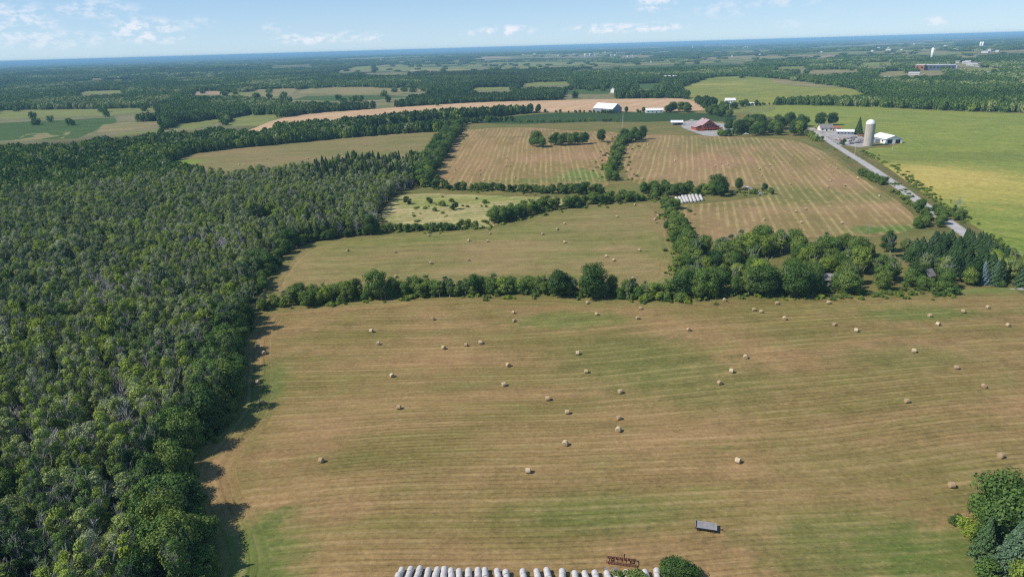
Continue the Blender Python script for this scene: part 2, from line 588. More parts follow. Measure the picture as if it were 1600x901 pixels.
E = [(975, 262), (972, 240), (985, 214), (1020, 211), (1130, 213), (1240, 218), (1290, 238), (1345, 280), (1400, 312), (1432, 342), (1436, 354), (1400, 368), (1300, 372), (1240, 370), (1190, 380), (1150, 380), (1085, 372), (1068, 345), (1058, 322), (1100, 318), (1160, 312), (1200, 306), (1190, 294), (1150, 292), (1120, 293), (1060, 291), (985, 288)]
Fp = [(258, 262), (280, 247), (300, 240), (400, 229), (540, 216), (640, 208), (692, 206), (690, 222), (672, 250), (650, 262), (560, 264), (500, 272), (430, 280), (370, 286), (320, 282), (285, 274)]
G1 = [(548, 214), (575, 203), (640, 193), (700, 189), (712, 190), (700, 200), (620, 206)]
G2 = [(722, 192), (800, 182), (860, 177), (960, 176), (1060, 176), (1150, 179), (1150, 190), (1060, 189), (1000, 191), (930, 190), (860, 193), (800, 194)]
T = [(375, 209), (430, 187), (480, 178), (600, 169), (740, 160.5), (840, 157.5), (950, 155), (1060, 153.5), (1085, 158), (1102, 170), (1100, 173), (1000, 175), (860, 175), (740, 179), (640, 187), (560, 195), (450, 204)]
Rf = [(1165, 171), (1200, 164.5), (1350, 163), (1380, 169), (1500, 175), (1600, 178), (1900, 185), (2400, 240), (2400, 420), (1700, 470), (1640, 450), (1600, 412), (1560, 385), (1510, 358), (1440, 300), (1380, 258), (1345, 233), (1405, 229), (1400, 210), (1330, 205), (1270, 200), (1250, 185), (1180, 182)]
Uf = [(1060, 146), (1066, 136), (1108, 121), (1160, 119), (1200, 122), (1320, 136), (1358, 150), (1355, 161), (1200, 163.5), (1165, 169), (1105, 164), (1080, 157)]
U2 = [(1200, 123), (1250, 122), (1300, 127), (1335, 136), (1280, 137), (1215, 131)]
PF = [('tan', [(462, 147), (478, 138), (560, 136), (640, 139), (672, 141), (640, 145.5), (560, 148)]),
      ('tan2', [(395, 144), (400, 140), (468, 138), (455, 147), (430, 151), (400, 150)]),
      ('green2', [(455, 156), (480, 150), (600, 149), (640, 151), (590, 156), (520, 158)]),
      ('green', [(528, 111.5), (556, 104.5), (606, 102), (690, 101), (764, 101), (740, 107), (650, 110.5)]),
      ('green', [(732, 105), (768, 97.5), (860, 96.5), (948, 97), (940, 103), (850, 104.5)]),
      ('tan2', [(585, 103.5), (600, 101.5), (640, 101), (620, 104)]),
      ('green', [(176, 214), (184, 207), (236, 203), (268, 196), (240, 206)]),
      ('tan2', [(150, 208), (160, 195), (200, 191), (252, 189.5), (240, 198), (205, 204)]),
      ('green', [(352, 197), (362, 185), (396, 178.5), (440, 180), (434, 187), (404, 197)]),
      ('green', [(262, 202), (278, 194), (340, 186), (352, 188), (330, 196), (300, 202)]),
      ('pink', [(302, 148.5), (306, 143.5), (338, 142), (352, 144), (348, 148)]),
      ('green', [(350, 149), (356, 145), (410, 143.5), (404, 149)]),
      ('green', [(-10, 187), (-5, 173), (120, 171), (246, 168.5), (238, 174), (130, 182)]),
      ('green2', [(-60, 222), (-50, 196), (60, 189), (180, 184), (182, 190), (150, 204), (120, 216)]),
      ('tan2', [(20, 220), (40, 210), (110, 206), (100, 216)]),
      ('green', [(120, 148), (128, 143), (194, 141), (188, 146)]),
      ('pink', [(1243, 87), (1262, 83), (1308, 81.5), (1314, 86), (1284, 90)]),
      ('tan', [(1238, 113), (1252, 109.5), (1338, 109), (1342, 112.5), (1280, 115)]),
      ('tan', [(1370, 118), (1382, 112), (1430, 110.5), (1480, 112), (1478, 117), (1420, 119)]),
      ('green', [(1336, 105), (1344, 98.5), (1388, 96.5), (1398, 101), (1370, 105)]),
      ('tan2', [(1486, 98), (1534, 97), (1534, 104.5), (1488, 106)]),
      ('green', [(1036, 103.8), (1050, 101.5), (1092, 101.3), (1088, 104)]),
      ('green', [(1502, 111.5), (1524, 105.5), (1566, 107), (1560, 111.5)]),
      ('tan', [(1498, 90), (1502, 86.7), (1530, 86.5), (1528, 90)]),
      ('green2', [(980, 141), (988, 132), (1036, 130), (1034, 139)]),
      ('green', [(812, 135), (822, 129), (890, 127.5), (886, 133)]),
      ('green', [(730, 142), (742, 137), (800, 136), (792, 141)]),
      ('green2', [(880, 147), (890, 140), (960, 139), (950, 147)]),
      ('green', [(1210, 108), (1216, 104.5), (1262, 104), (1256, 107.5)]),
      ('pink', [(745, 91.5), (750, 88.5), (800, 88), (798, 91)]),
      ('tan2', [(850, 89), (856, 86.5), (930, 86), (926, 88.6)]),
      ('tan2', [(965, 89.5), (972, 87), (1022, 86.5), (1020, 89)]),
      ]
MEADOW = [(400, 490), (403, 464), (412, 440), (438, 402), (470, 382), (530, 372), (600, 366), (588, 342), (618, 304), (640, 298), (655, 285), (672, 250), (690, 206), (716, 190), (800, 180), (860, 175), (1040, 172), (1170, 170), (1200, 163.5), (1380, 168), (1500, 174), (1700, 180), (2400, 230), (2300, 445), (1900, 455), (1600, 461), (1480, 465), (1400, 463), (1230, 467), (1110, 468), (1010, 475), (960, 473), (860, 467), (760, 466), (640, 471), (520, 479)]
WR = [(1072, 470), (1058, 452), (1068, 425), (1078, 405), (1095, 392), (1150, 390), (1200, 384), (1250, 384), (1330, 388), (1400, 390), (1432, 394), (1450, 386), (1475, 386), (1512, 402), (1552, 424), (1575, 440), (1600, 445), (1500, 447), (1485, 457), (1400, 459), (1300, 462), (1220, 463), (1110, 465)]
WR_HOLE = [[(1162, 408), (1222, 398), (1248, 424), (1190, 432)], [(1345, 404), (1415, 400), (1420, 420), (1355, 424)],
           [(1284, 443), (1306, 443), (1306, 449), (1284, 449)]]
CONIF = [(1415, 404), (1440, 385), (1475, 382), (1515, 400), (1560, 424), (1580, 440), (1560, 446), (1510, 443), (1470, 428), (1440, 424)]
CONIF2 = [(470, 300), (500, 268), (560, 258), (610, 262), (660, 262), (640, 290), (560, 292)]
WF = [(1130, 208), (1150, 196), (1200, 192), (1258, 194), (1270, 208), (1240, 214), (1180, 212)]
WHEDGES = []
ROAD_A, ROAD_B = at(1303, 226), at(1503, 362)
rd = (ROAD_B - ROAD_A).normalized(); rd.z = 0
rnrm = Vector((-rd.y, rd.x, 0))

S_A = wpoly(A, 2); S_B = wpoly(B, 2); S_C = wpoly(CC, 2); S_D = wpoly(D, 2); S_E = wpoly(E, 2); S_F = wpoly(Fp, 2)
S_G1 = wpoly(G1, 1); S_G2 = wpoly(G2, 1); S_T = wpoly(T, 1); S_R = wpoly(Rf, 1); S_U = wpoly(Uf, 1); S_U2 = wpoly(U2, 1)
S_M = wpoly(MEADOW, 1)

STRAW = (0.40, 0.30, 0.19)
GRN = (0.115, 0.165, 0.048)
m_meadow = field_mat('rough_grass', (0.20, 0.165, 0.075), (0.13, 0.145, 0.05), (0.28, 0.24, 0.11), 0.2, 5, .15, 40, 6, speck=.3, green=.5)
m_A = field_mat('hay_stubble', (0.300, 0.198, 0.112), (0.190, 0.165, 0.062), STRAW, R(3), 3.2, .27, 75, 12, streak=.85, speck=.3, head=True, green=.42, biasAB=.50, furrow=.30, detail_green=(.12, .155, .05),
                patches=[(412, 610, 9, 28, GRN, .8), (395, 860, 14, 14, GRN, .8), (345, 900, 16, 16, GRN, .7), (895, 500, 26, 10, (.12, .18, .045), .7), (985, 560, 30, 26, (.12, .155, .045), .6),
                         (1440, 490, 26, 8, (.12, .18, .045), .7), (1100, 600, 30, 20, (.12, .15, .045), .5), (940, 800, 26, 9, (.10, .15, .04), .6), (1340, 850, 24, 16, (.10, .15, .04), .65),
                         (1500, 880, 22, 14, (.10, .155, .04), .75), (1420, 560, 24, 10, (.12, .16, .045), .5), (1300, 480, 60, 7, (.20, .20, .07), .5), (1400, 730, 36, 12, (.15, .16, .05), .45)])
m_B = field_mat('hay_stubble_mid', (0.265, 0.205, 0.11), (0.185, 0.185, 0.070), STRAW, R(1), 3.8, .25, 60, 8, streak=.7, speck=.26, head=True, green=.40, furrow=.15, detail_green=(.14, .175, .055), biasAB=.49,
                patches=[(700, 372, 60, 12, (.15, .19, .055), .6), (820, 358, 30, 14, (.15, .19, .055), .6), (1030, 385, 12, 30, (.15, .19, .055), .5), (560, 382, 40, 10, (.17, .19, .06), .5)])
m_C = field_mat('scrub_grass', (0.36, 0.32, 0.18), (0.20, 0.25, 0.08), (0.46, 0.40, 0.24), 0.3, 9, .35, 20, 14, speck=.4, fine=.45, green=.35, detail_green=(.11, .14, .04), streak=.9, biasAB=.56,
                patches=[(720, 312, 60, 14, (.19, .24, .05), .6), (670, 320, 20, 10, (.17, .23, .05), .6)])
# windrows of the upper fields run away from the viewer
dD = at(782, 205) - at(745, 285)
dE = at(1225, 245) - at(1310, 350)
m_D = field_mat('hay_rows', (0.30, 0.20, 0.118), (0.225, 0.18, 0.08), (0.40, 0.31, 0.185), math.atan2(dD.y, dD.x), 4.4, .6, 70, 2.5, band=.25, streak=.3,
                patches=[(900, 245, 60, 34, (.34, .21, .145), .6), (760, 240, 40, 50, (.31, .22, .12), .5), (920, 275, 26, 34, (.11, .19, .045), .9), (860, 282, 60, 14, (.13, .175, .05), .75), (860, 212, 90, 12, (.15, .15, .06), .5), (850, 205, 30, 10, (.22, .14, .10), .6)])
m_E = field_mat('hay_rows_right', (0.30, 0.205, 0.122), (0.215, 0.18, 0.08), (0.40, 0.325, 0.185), math.atan2(dE.y, dE.x), 4.6, .6, 75, 2.5, band=.25, streak=.3,
                patches=[(1115, 250, 34, 50, (.34, .205, .145), .7), (1080, 275, 60, 20, (.33, .22, .145), .5), (1330, 285, 44, 28, (.33, .22, .15), .6), (1290, 325, 60, 18, (.32, .22, .14), .5), (1130, 222, 60, 40, (.16, .175, .065), .7), (1000, 284, 30, 12, (.15, .14, .04), .7), (1245, 305, 40, 40, (.15, .17, .06), .75), (1400, 358, 34, 10, (.10, .18, .04), .95),
                         (1372, 308, 20, 18, (.14, .17, .06), .7), (1100, 322, 50, 8, (.16, .15, .06), .5)])
m_F = field_mat('cut_meadow', (0.245, 0.195, 0.11), (0.18, 0.18, 0.075), (0.27, 0.22, 0.12), 0.1, 6, .2, 80, 8, speck=.15, green=.15,
                patches=[(284, 253, 26, 22, (.16, .25, .04), .95), (400, 275, 90, 14, (.14, .18, .055), .6), (560, 240, 70, 20, (.14, .17, .055), .5)])
m_G = field_mat('bean_rows', (0.032, 0.068, 0.022), (0.045, 0.082, 0.030), (0.05, 0.09, 0.03), 0.1, 6, .3, 60, 5, speck=.2, green=0)
m_T = field_mat('ripe_grain', (0.50, 0.345, 0.255), (0.46, 0.325, 0.22), (0.60, 0.43, 0.33), R(62), 24, .5, 120, 10, speck=.1, band=.2, streak=.1)
m_R = field_mat('soybean_crop', (0.165, 0.225, 0.058), (0.225, 0.265, 0.068), (0.33, 0.30, 0.10), R(-40), 7, .3, 45, 12, speck=.35, fine=.4, green=.0, band=.25, streak=.25, biasAB=.5,
                patches=[(1470, 280, 75, 85, (.44, .37, .13), .95), (1330, 250, 10, 20, (.44, .37, .13), .8), (1560, 300, 60, 30, (.35, .33, .10), .8), (1560, 385, 40, 22, (.13, .21, .04), .8), (1500, 245, 120, 40, (.135, .175, .05), .6)])
m_U = field_mat('late_crop', (0.25, 0.26, 0.07), (0.17, 0.21, 0.06), (0.25, 0.25, 0.07), 0.4, 20, .3, 90, 12, speck=.1, patches=[(1120, 132, 90, 60, (.36, .33, .10), .8), (1160, 123, 160, 50, (.12, .19, .06), .6)])
m_tan = field_mat('far_stubble', (0.26, 0.22, 0.13), (0.20, 0.20, 0.10), (0.30, 0.26, 0.16), 0.4, 20, .3, 150, 12, speck=.1)
m_grn = field_mat('far_pasture', (0.16, 0.20, 0.07), (0.20, 0.22, 0.08), (0.24, 0.24, 0.10), 0.4, 20, .3, 150, 12, speck=.1)
m_grn2 = field_mat('far_crop', (0.05, 0.10, 0.03), (0.07, 0.12, 0.04), (0.08, 0.13, 0.04), 0.4, 20, .3, 150, 12, speck=.1)
m_pink = field_mat('far_soil', (0.36, 0.27, 0.21), (0.32, 0.25, 0.19), (0.40, 0.30, 0.24), 0.4, 20, .3, 150, 12, speck=.1)

sheet('meadow_ground', m_meadow, S_M, 1, 12, .6)
sheet('hay_field', m_A, S_A, 2, 3.5, .8, edge=True)
sheet('hay_field', m_B, S_B, 2, 5, .8, edge=True)
sheet('scrub_field', m_C, S_C, 2, 8, 1.5)
sheet('hay_field', m_D, S_D, 2, 10, .8)
sheet('hay_field', m_E, S_E, 2, 10, .8)
sheet('hay_field', m_F, S_F, 2, 12, 1)
sheet('bean_field', m_G, S_G1, 2, 16, 1)
sheet('bean_field', m_G, S_G2, 2, 16, 1)
sheet('grain_field', m_T, S_T, 2, 20, 1)
sheet('soybean_field', m_R, S_R, 2, 14, .8)
sheet('crop_field', m_U, S_U, 1, 30, 2)
sheet('fallow_field', m_tan, S_U2, 2, 30, 2)
CLEAR = [S_A, S_F, S_G1, S_G2, S_T, S_U, S_M]


def shadow_front(P, h=13.0):
    """outline pulled towards the viewer by what the trees in front of it hide"""
    c = np.array(P).mean(0); d = np.hypot(*c)
    s = h * d / H
    u = -c / d * s
    return [(x + u[0], y + u[1]) for x, y in P]


FARM = {'tan': m_tan, 'green': m_grn, 'tan2': m_tan, 'green2': m_grn2, 'pink': m_pink}
for key, pts in PF:
    P = wpoly(pts, 0)
    sheet('far_field', FARM[key], P, 1, 45, 3)
    CLEAR.append(P)
    for q in (.35, .7, 1.0):
        CLEAR.append([(a[0] + (b[0] - a[0]) * q, a[1] + (b[1] - a[1]) * q) for a, b in zip(P, shadow_front(P))])
for P in (S_T, S_F, S_U):
    for q in (.5, 1.0):
        pass

# random farmland beyond 3 km, laid out in concession blocks; one sheet
fm_v, fm_f, fm_m = [], [], []
rr_ = random.Random(5)
ca, sa = math.cos(R(12)), math.sin(R(12))
for _ in range(170):
    d = 2900 * math.exp(rr_.random() * 1.75)
    a = rr_.uniform(-R(46), R(46))
    cx, cy = d * math.sin(a), d * math.cos(a)
    if d < 3600 and rr_.random() < .75: continue
    if a < -R(8) and rr_.random() < .55: continue
    wd, dp = rr_.uniform(110, 460) * (d / 4500) ** .5, rr_.uniform(60, 190) * (d / 4500) ** .7
    q = [(-wd, -dp), (wd, -dp), (wd, dp), (-wd, dp)]
    q = [(cx + (x + rr_.uniform(-30, 30)) * ca - y * sa, cy + x * sa + (y + rr_.uniform(-30, 30)) * ca) for x, y in q]
    mi = rr_.choice([0, 1, 1, 2, 3, 1, 0])
    n = 8
    base = len(fm_v)
    for i in range(n + 1):
        for j in range(n + 1):
            s, t = i / n, j / n
            x = (q[0][0] * (1 - s) + q[1][0] * s) * (1 - t) + (q[3][0] * (1 - s) + q[2][0] * s) * t
            y = (q[0][1] * (1 - s) + q[1][1] * s) * (1 - t) + (q[3][1] * (1 - s) + q[2][1] * s) * t
            fm_v.append((x, y, float(hgt(x, y)) + LEVEL(d, 1) + 1.0 + len(fm_f) * 2e-5))
    for i in range(n):
        for j in range(n):
            fm_f.append((base + i * (n + 1) + j, base + (i + 1) * (n + 1) + j, base + (i + 1) * (n + 1) + j + 1, base + i * (n + 1) + j + 1)); fm_m.append(mi)
    CLEAR.append(q)
    sf = shadow_front(q, 12.0); CLEAR.append([(a_[0] + (b_[0] - a_[0]) * .5, a_[1] + (b_[1] - a_[1]) * .5) for a_, b_ in zip(q, sf)]); CLEAR.append(sf)
me = np_mesh('farmland', fm_v, fm_f, [m_tan, m_grn, m_grn2, m_pink], fm_m, True)
o = mesh_obj('farmland', me); o['kind'] = 'structure'

# lake strip near the horizon
m, k = material('lake_water')
finish(k, (0.30, 0.40, 0.48), .2, .6)
LK = [at(a, b) for a, b in [(1230, 65.3), (1420, 59.3), (1600, 53.9), (1800, 48.0), (1800, 46.2), (1600, 52.0), (1400, 58.3), (1300, 61.8)]]
lv = [(p.x, p.y, 6.0) for p in LK]
me = bpy.data.meshes.new('lake'); me.from_pydata(lv, [], [tuple(range(len(lv)))]); me.materials.append(m)
o = mesh_obj('lake', me); o['kind'] = 'structure'

# ------------------------------------------------------------------ road, yards, tracks
def gravel(name, col, var=.12):
    m, k = material(name)
    g = k.n('ShaderNodeNewGeometry'); P = g.outputs['Position']
    n_ = k.noise(P, .15, 4, .6); f = k.noise(P, 1.5, 3, .7)
    c = k.mix(k.ss(n_, .35, .65), [v * (1 - var) for v in col], [v * (1 + var) for v in col])
    c = k.mix(1.0, c, k.mix(f, (.8, .8, .8), (1.2, 1.2, 1.2)), 'MULTIPLY')
    finish(k, c, .9, .2)
    return m


def strip(p0, p1, w0, w1):
    n = Vector((-(p1 - p0).y, (p1 - p0).x, 0)).normalized()
    return [((p0 + n * w0)[0], (p0 + n * w0)[1]), ((p0 - n * w1)[0], (p0 - n * w1)[1]), ((p1 - n * w1)[0], (p1 - n * w1)[1]), ((p1 + n * w0)[0], (p1 + n * w0)[1])]


m_road = gravel('road_gravel', (0.40, 0.385, 0.38), .08)
m_yard = gravel('yard_gravel', (0.36, 0.34, 0.33), .2)
m_dirt = gravel('dirt_track', (0.30, 0.26, 0.19), .2)
m_verge = field_mat('verge_grass', (0.17, 0.14, 0.065), (0.10, 0.12, 0.04), (0.2, 0.17, .08), math.atan2(rd.y, rd.x), 2.5, .3, 20, 1, speck=.3, green=.4)
r_far, r_near = ROAD_A - rd * 130, ROAD_B + rd * 180
sheet('road_verge', m_verge, strip(r_far, r_near, 10, 12), 3, 8, .5)
rp = strip(r_far, r_near, 2.9, 2.9)
road = sheet('road', m_road, rp, 4, 8, .12)
# a low crown shoulder of pale gravel on each side
sheet('road_shoulder', m_dirt, strip(r_far, r_near, 3.7, -3.0), 4, 8, .2)
sheet('road_shoulder', m_dirt, strip(r_far, r_near, -3.0, 3.7), 4, 8, .2)
sheet('farm_yard', m_yard, wpoly([(1302, 228), (1290, 216), (1262, 207), (1268, 203), (1300, 205), (1310, 206), (1352, 214), (1366, 227), (1345, 231), (1325, 228)], 1), 3, 10, .8, kind='structure')
sheet('farm_track', m_dirt, wpoly([(1262, 206), (1262, 202.5), (1290, 203), (1302, 204.5), (1300, 207), (1285, 205.5)], 1), 4, 8, .3)
sheet('house_yard', m_yard, wpoly([(1063, 199), (1068, 190), (1085, 188), (1128, 193), (1148, 196), (1150, 207), (1128, 213), (1102, 213), (1085, 207)], 1), 3, 10, .6)
YD = wpoly([(1112, 172), (1118, 163), (1190, 161), (1215, 168), (1200, 176), (1140, 178)], 1)
CLEAR.append(YD)
sheet('grain_yard', m_grn, YD, 3, 20, 1)
CLEAR.append(wpoly([(1425, 107), (1490, 107), (1492, 113), (1425, 114)], 0))
sheet('stone_patch', m_yard, wpoly([(1572, 452), (1600, 449.5), (1640, 449), (1640, 453), (1600, 453.5)], 1), 3, 6, .3)
sheet('lane', m_grn, wpoly([(1490, 452), (1600, 449), (1700, 447), (1700, 458), (1600, 459), (1490, 460)], 1), 2, 6, .5)

# ------------------------------------------------------------------ tree meshes
def leaf_cloud(cent, nrm, size, rng):
    """rhombic leaf sprays: centres, outward normals, half sizes"""
    n = len(cent)
    nr = nrm + rng.normal(0, .55, (n, 3))
    nr /= np.linalg.norm(nr, axis=1)[:, None] + 1e-9
    t = rng.normal(0, 1, (n, 3))
    u = np.cross(nr, t); u /= np.linalg.norm(u, axis=1)[:, None] + 1e-9
    v = np.cross(nr, u)
    s = size[:, None]
    asp = rng.uniform(.55, 1.0, (n, 1))
    P = np.stack([cent - u * s, cent + v * s * asp, cent + u * s, cent - v * s * asp], 1).reshape(-1, 3)
    Q = np.arange(4 * n).reshape(n, 4)
    return P, Q


def broad_crown(name, Ht, Rd, lobes, leaves, size, seed, z0=.16, sparse=False):
    rng = np.random.default_rng(seed)
    C, N = [], []
    zc = Ht * (z0 + 1) / 2; hz = Ht * (1 - z0) / 2
    L = []
    for i in range(lobes):
        th = rng.uniform(0, 2 * math.pi); zz = rng.uniform(-.85, .88)
        prof = math.sqrt(max(0.05, 1 - abs(zz) ** 2.2))
        rr = Rd * prof * rng.uniform(.45, .78)
        lr = Rd * rng.uniform(.32, .52) * (0.7 + .3 * prof) * (.72 if lobes > 30 and Rd < 3 else 1)
        L.append((rr * math.cos(th), rr * math.sin(th), zc + zz * hz * .86, lr))
    L.append((0, 0, Ht - Rd * .42, Rd * .42))
    wts = np.array([l[3] ** 2 for l in L]); wts /= wts.sum()
    idx = rng.choice(len(L), leaves, p=wts)
    d = rng.normal(0, 1, (leaves, 3)); d /= np.linalg.norm(d, axis=1)[:, None]
    rad = rng.uniform(.30, 1.22, leaves) ** .6
    Lc = np.array(L)
    c = Lc[idx, :3] + d * (Lc[idx, 3] * rad)[:, None] * np.array([1, 1, .9])
    nn = d + 0.5 * (c - np.array([0, 0, zc])) / Rd * np.array([1, 1, .6]) + np.array([0, 0, .3])
    c[:, 2] = np.maximum(c[:, 2], .5)
    P, Q = leaf_cloud(c, nn, rng.uniform(.6, 1.25, leaves) * size, rng)
    return np_mesh(name, P, Q, M_LEAF), L


def trunk_mesh(name, Ht, r, L, seed, mat, top=.8):
    rnd = random.Random(seed)
    bm = bmesh.new()
    pts = [Vector((0, 0, -.3))]
    for i in range(1, 6):
        pts.append(Vector((rnd.uniform(-.15, .15), rnd.uniform(-.15, .15), Ht * top * i / 5)))
    for i in range(5):
        tube(bm, pts[i], pts[i + 1], r * (1 - i / 5.5), r * (1 - (i + 1) / 5.5), 6, i == 0)
    for (x, y, z, lr) in L:
        zz = max(Ht * .12, min(z * .7, Ht * top * .95))
        i = min(4, int(zz / (Ht * top) * 5))
        tube(bm, pts[i].lerp(pts[i + 1], .5), (x, y, z), r * .3, r * .08, 4, False)
    return bm_mesh(name, bm, mat)


def dead_mesh(name, Ht, seed, n=26):
    rnd = random.Random(seed)
    bm = bmesh.new()
    lean = Vector((rnd.uniform(-.08, .08), rnd.uniform(-.08, .08), 1))
    nst = rnd.choice([1, 2, 3])
    for sidx in range(nst):
        base = Vector((rnd.uniform(-.5, .5) * (nst - 1), rnd.uniform(-.5, .5) * (nst - 1), -.2))
        ln = lean + Vector((rnd.uniform(-.12, .12), rnd.uniform(-.12, .12), 0)) * (nst > 1)
        hh = Ht * rnd.uniform(.8, 1)
        pr = .15
        prev = base
        for i in range(6):
            nx = base + ln * hh * (i + 1) / 6 + Vector((rnd.uniform(-.15, .15), rnd.uniform(-.15, .15), 0))
            tube(bm, prev, nx, pr * (1 - i / 6.5), pr * (1 - (i + 1) / 6.5), 5, False)
            prev = nx
        for b in range(n):
            t = rnd.uniform(.3, .98)
            p = base + ln * hh * t
            th = rnd.uniform(0, 6.28); le = (1.05 - t) * Ht * .3 + .7
            d = Vector((math.cos(th), math.sin(th), rnd.uniform(.5, 1.6))).normalized()
            e = p + d * le
            tube(bm, p, e, .055, .02, 3, False)
            for q in range(4):
                s = p.lerp(e, rnd.uniform(.35, 1))
                d2 = (d + Vector((rnd.uniform(-.8, .8), rnd.uniform(-.8, .8), rnd.uniform(-.2, .7)))).normalized()
                tube(bm, s, s + d2 * le * rnd.uniform(.25, .5), .03, .012, 3, False)
    return bm_mesh(name, bm, M_DEAD)


def spruce_crown(name, Ht, Rd, seed, leaves=4600, size=.22):
    rng = np.random.default_rng(seed)
    t = rng.uniform(0, 1, leaves) ** .75            # 0 top .. 1 bottom
    tiers = 15
    tq = (np.floor(t * tiers) + rng.uniform(.15, .9, leaves)) / tiers
    z = Ht * (1 - tq * .95)
    th = rng.uniform(0, 2 * math.pi, leaves)
    br = 1 + .18 * np.sin(th * 7 + np.floor(t * tiers) * 2.1)
    rr = Rd * tq ** .9 * br * rng.uniform(.55, 1.0, leaves) ** .5
    frac = (t * tiers) % 1
    z = z - rr / Rd * .45 + (rng.uniform(-.1, .1, leaves))
    c = np.column_stack([rr * np.cos(th), rr * np.sin(th), np.maximum(z, .2)])
    n = np.column_stack([np.cos(th) * .6, np.sin(th) * .6, np.full(leaves, .9)])
    P, Q = leaf_cloud(c, n, rng.uniform(.6, 1.2, leaves) * size, rng)
    return np_mesh(name, P, Q, M_NEEDLE)


M_POP = simple('poplar_bark', (0.36, 0.35, 0.32), .85, .3, 1.5)
def twigs(me_, Ht, Rd, seed, n=26):
    rnd = random.Random(seed); bm = bmesh.new(); bm.from_mesh(me_)
    for i in range(n):
        th = rnd.uniform(0, 6.28); z0 = Ht * rnd.uniform(.35, .85); r_ = Rd * rnd.uniform(.1, .7)
        p_ = Vector((r_ * math.cos(th), r_ * math.sin(th), z0))
        e_ = p_ + Vector((math.cos(th) * rnd.uniform(.1, .6), math.sin(th) * rnd.uniform(.1, .6), 1)) * rnd.uniform(1.2, 3.0)
        tube(bm, p_, e_, .045, .02, 3, False)
        for q in range(3):
            s_ = p_.lerp(e_, rnd.uniform(.4, .9)); tube(bm, s_, s_ + Vector((rnd.uniform(-.5, .5), rnd.uniform(-.5, .5), rnd.uniform(.4, 1))), .025, .012, 3, False)
    bm.to_mesh(me_); bm.free()
    return me_


KINDS = {}
def reg(k, crown, trunk, Ht, Rd):
    KINDS[k] = (crown, trunk, Ht, Rd)


for k_, (Ht, Rd, lb, lf, sz, z0) in enumerate([(12, 2.1, 34, 3600, .17, .2), (13, 2.3, 38, 3900, .17, .18), (11, 2.3, 32, 3500, .18, .15), (10.5, 3.9, 26, 7500, .23, .10), (12, 4.6, 32, 9500, .24, .10)]):
    cm, L = broad_crown('crown', Ht, Rd, lb, lf, sz, 20 + k_, z0)
    tm_ = trunk_mesh('trunk', Ht, .2, L, k_, M_POP if k_ < 3 else M_BARK)
    reg(k_, cm, twigs(tm_, Ht, Rd, k_) if k_ < 3 else tm_, Ht, Rd)
cm, L = broad_crown('crown', 12, 2.3, 12, 1300, .19, 44, .3)
dm = dead_mesh('trunk', 11.5, 3, 16)
reg(5, cm, dm, 12, 2.3)
reg(6, None, dead_mesh('branches', 12, 8, 30), 12, 2)
reg(7, None, dead_mesh('branches', 10, 15, 34), 10, 2)
reg(8, spruce_crown('crown', 13, 2.7, 5), trunk_mesh('trunk', 13, .2, [], 3, M_BARK, .97), 13, 2.7)
reg(9, spruce_crown('crown', 13, 3.6, 6, 6500, .24), trunk_mesh('trunk', 13, .2, [], 4, M_BARK, .97), 13, 3.6)
cm, L = broad_crown('crown', 3.4, 2.1, 9, 1900, .16, 77, .02)
reg(10, cm, trunk_mesh('trunk', 3.4, .08, L, 5, M_BARK), 3.4, 2.1)
cm, L = broad_crown('crown', 5.5, 2.3, 12, 3000, .17, 78, .03)
reg(11, cm, trunk_mesh('trunk', 5.5, .1, L, 6, M_BARK), 5.5, 2.3)


def clump_mesh(seed, conif=False):
    """far canopy: seven crowns in a unit disc, height 1"""
    rng = np.random.default_rng(seed)
    C, N, S = [], [], []
    for i in range(7):
        th = i * 2.4 + rng.uniform(-.3, .3); r = .62 * math.sqrt(i / 7)
        cx, cy = r * math.cos(th), r * math.sin(th)
        top = rng.uniform(.68, 1.0); cr = rng.uniform(.30, .42)
        n = 90
        d = rng.normal(0, 1, (n, 3)); d[:, 2] = np.abs(d[:, 2]); d /= np.linalg.norm(d, axis=1)[:, None]
        hz = .45
        c = np.column_stack([cx + d[:, 0] * cr, cy + d[:, 1] * cr, top - hz + d[:, 2] * hz - (rng.random(n) < .3) * rng.uniform(0, .5, n)])
        C.append(c); N.append(d); S.append(rng.uniform(.07, .15, n))
    C = np.vstack(C); N = np.vstack(N); S = np.concatenate(S)
    C[:, 2] = np.maximum(C[:, 2], .05)
    P, Q = leaf_cloud(C, N, S, rng)
    # flatten sprays in z since the unit height stands for 12 m
    return np_mesh('crown', P, Q, M_LEAF)


reg(12, clump_mesh(1), None, 1, 1)
reg(13, clump_mesh(2), None, 1, 1)
reg(14, clump_mesh(3), None, 1, 1)

# ------------------------------------------------------------------ where trees stand
HALF = R(47)
S0 = 4.1
RN = 600.0
# near: jittered square grid
xs = np.arange(-RN, RN, S0); ys = np.arange(70, RN, S0)
X, Y = np.meshgrid(xs, ys); X = X.ravel(); Y = Y.ravel()
X = X + RNG.uniform(-.42, .42, X.shape) * S0; Y = Y + RNG.uniform(-.42, .42, Y.shape) * S0
d = np.hypot(X, Y)
k_ = (d < RN) & (np.abs(np.arctan2(X, Y)) < HALF) & (d > 85)
X, Y = X[k_], Y[k_]; S = np.full(X.shape, S0)
# far: polar, spacing grows with distance
KF = 150.0
lr = np.arange(math.log(RN), math.log(13000), 1 / KF); th = np.arange(-HALF, HALF, 1 / KF)
LR, TH = np.meshgrid(lr, th); LR = LR.ravel() + RNG.uniform(-.45, .45, LR.size) / KF; TH = TH.ravel() + RNG.uniform(-.45, .45, TH.size) / KF
FX = np.exp(LR) * np.sin(TH); FY = np.exp(LR) * np.cos(TH)
X = np.concatenate([X, FX]); Y = np.concatenate([Y, FY]); S = np.concatenate([S, np.exp(LR) / KF])


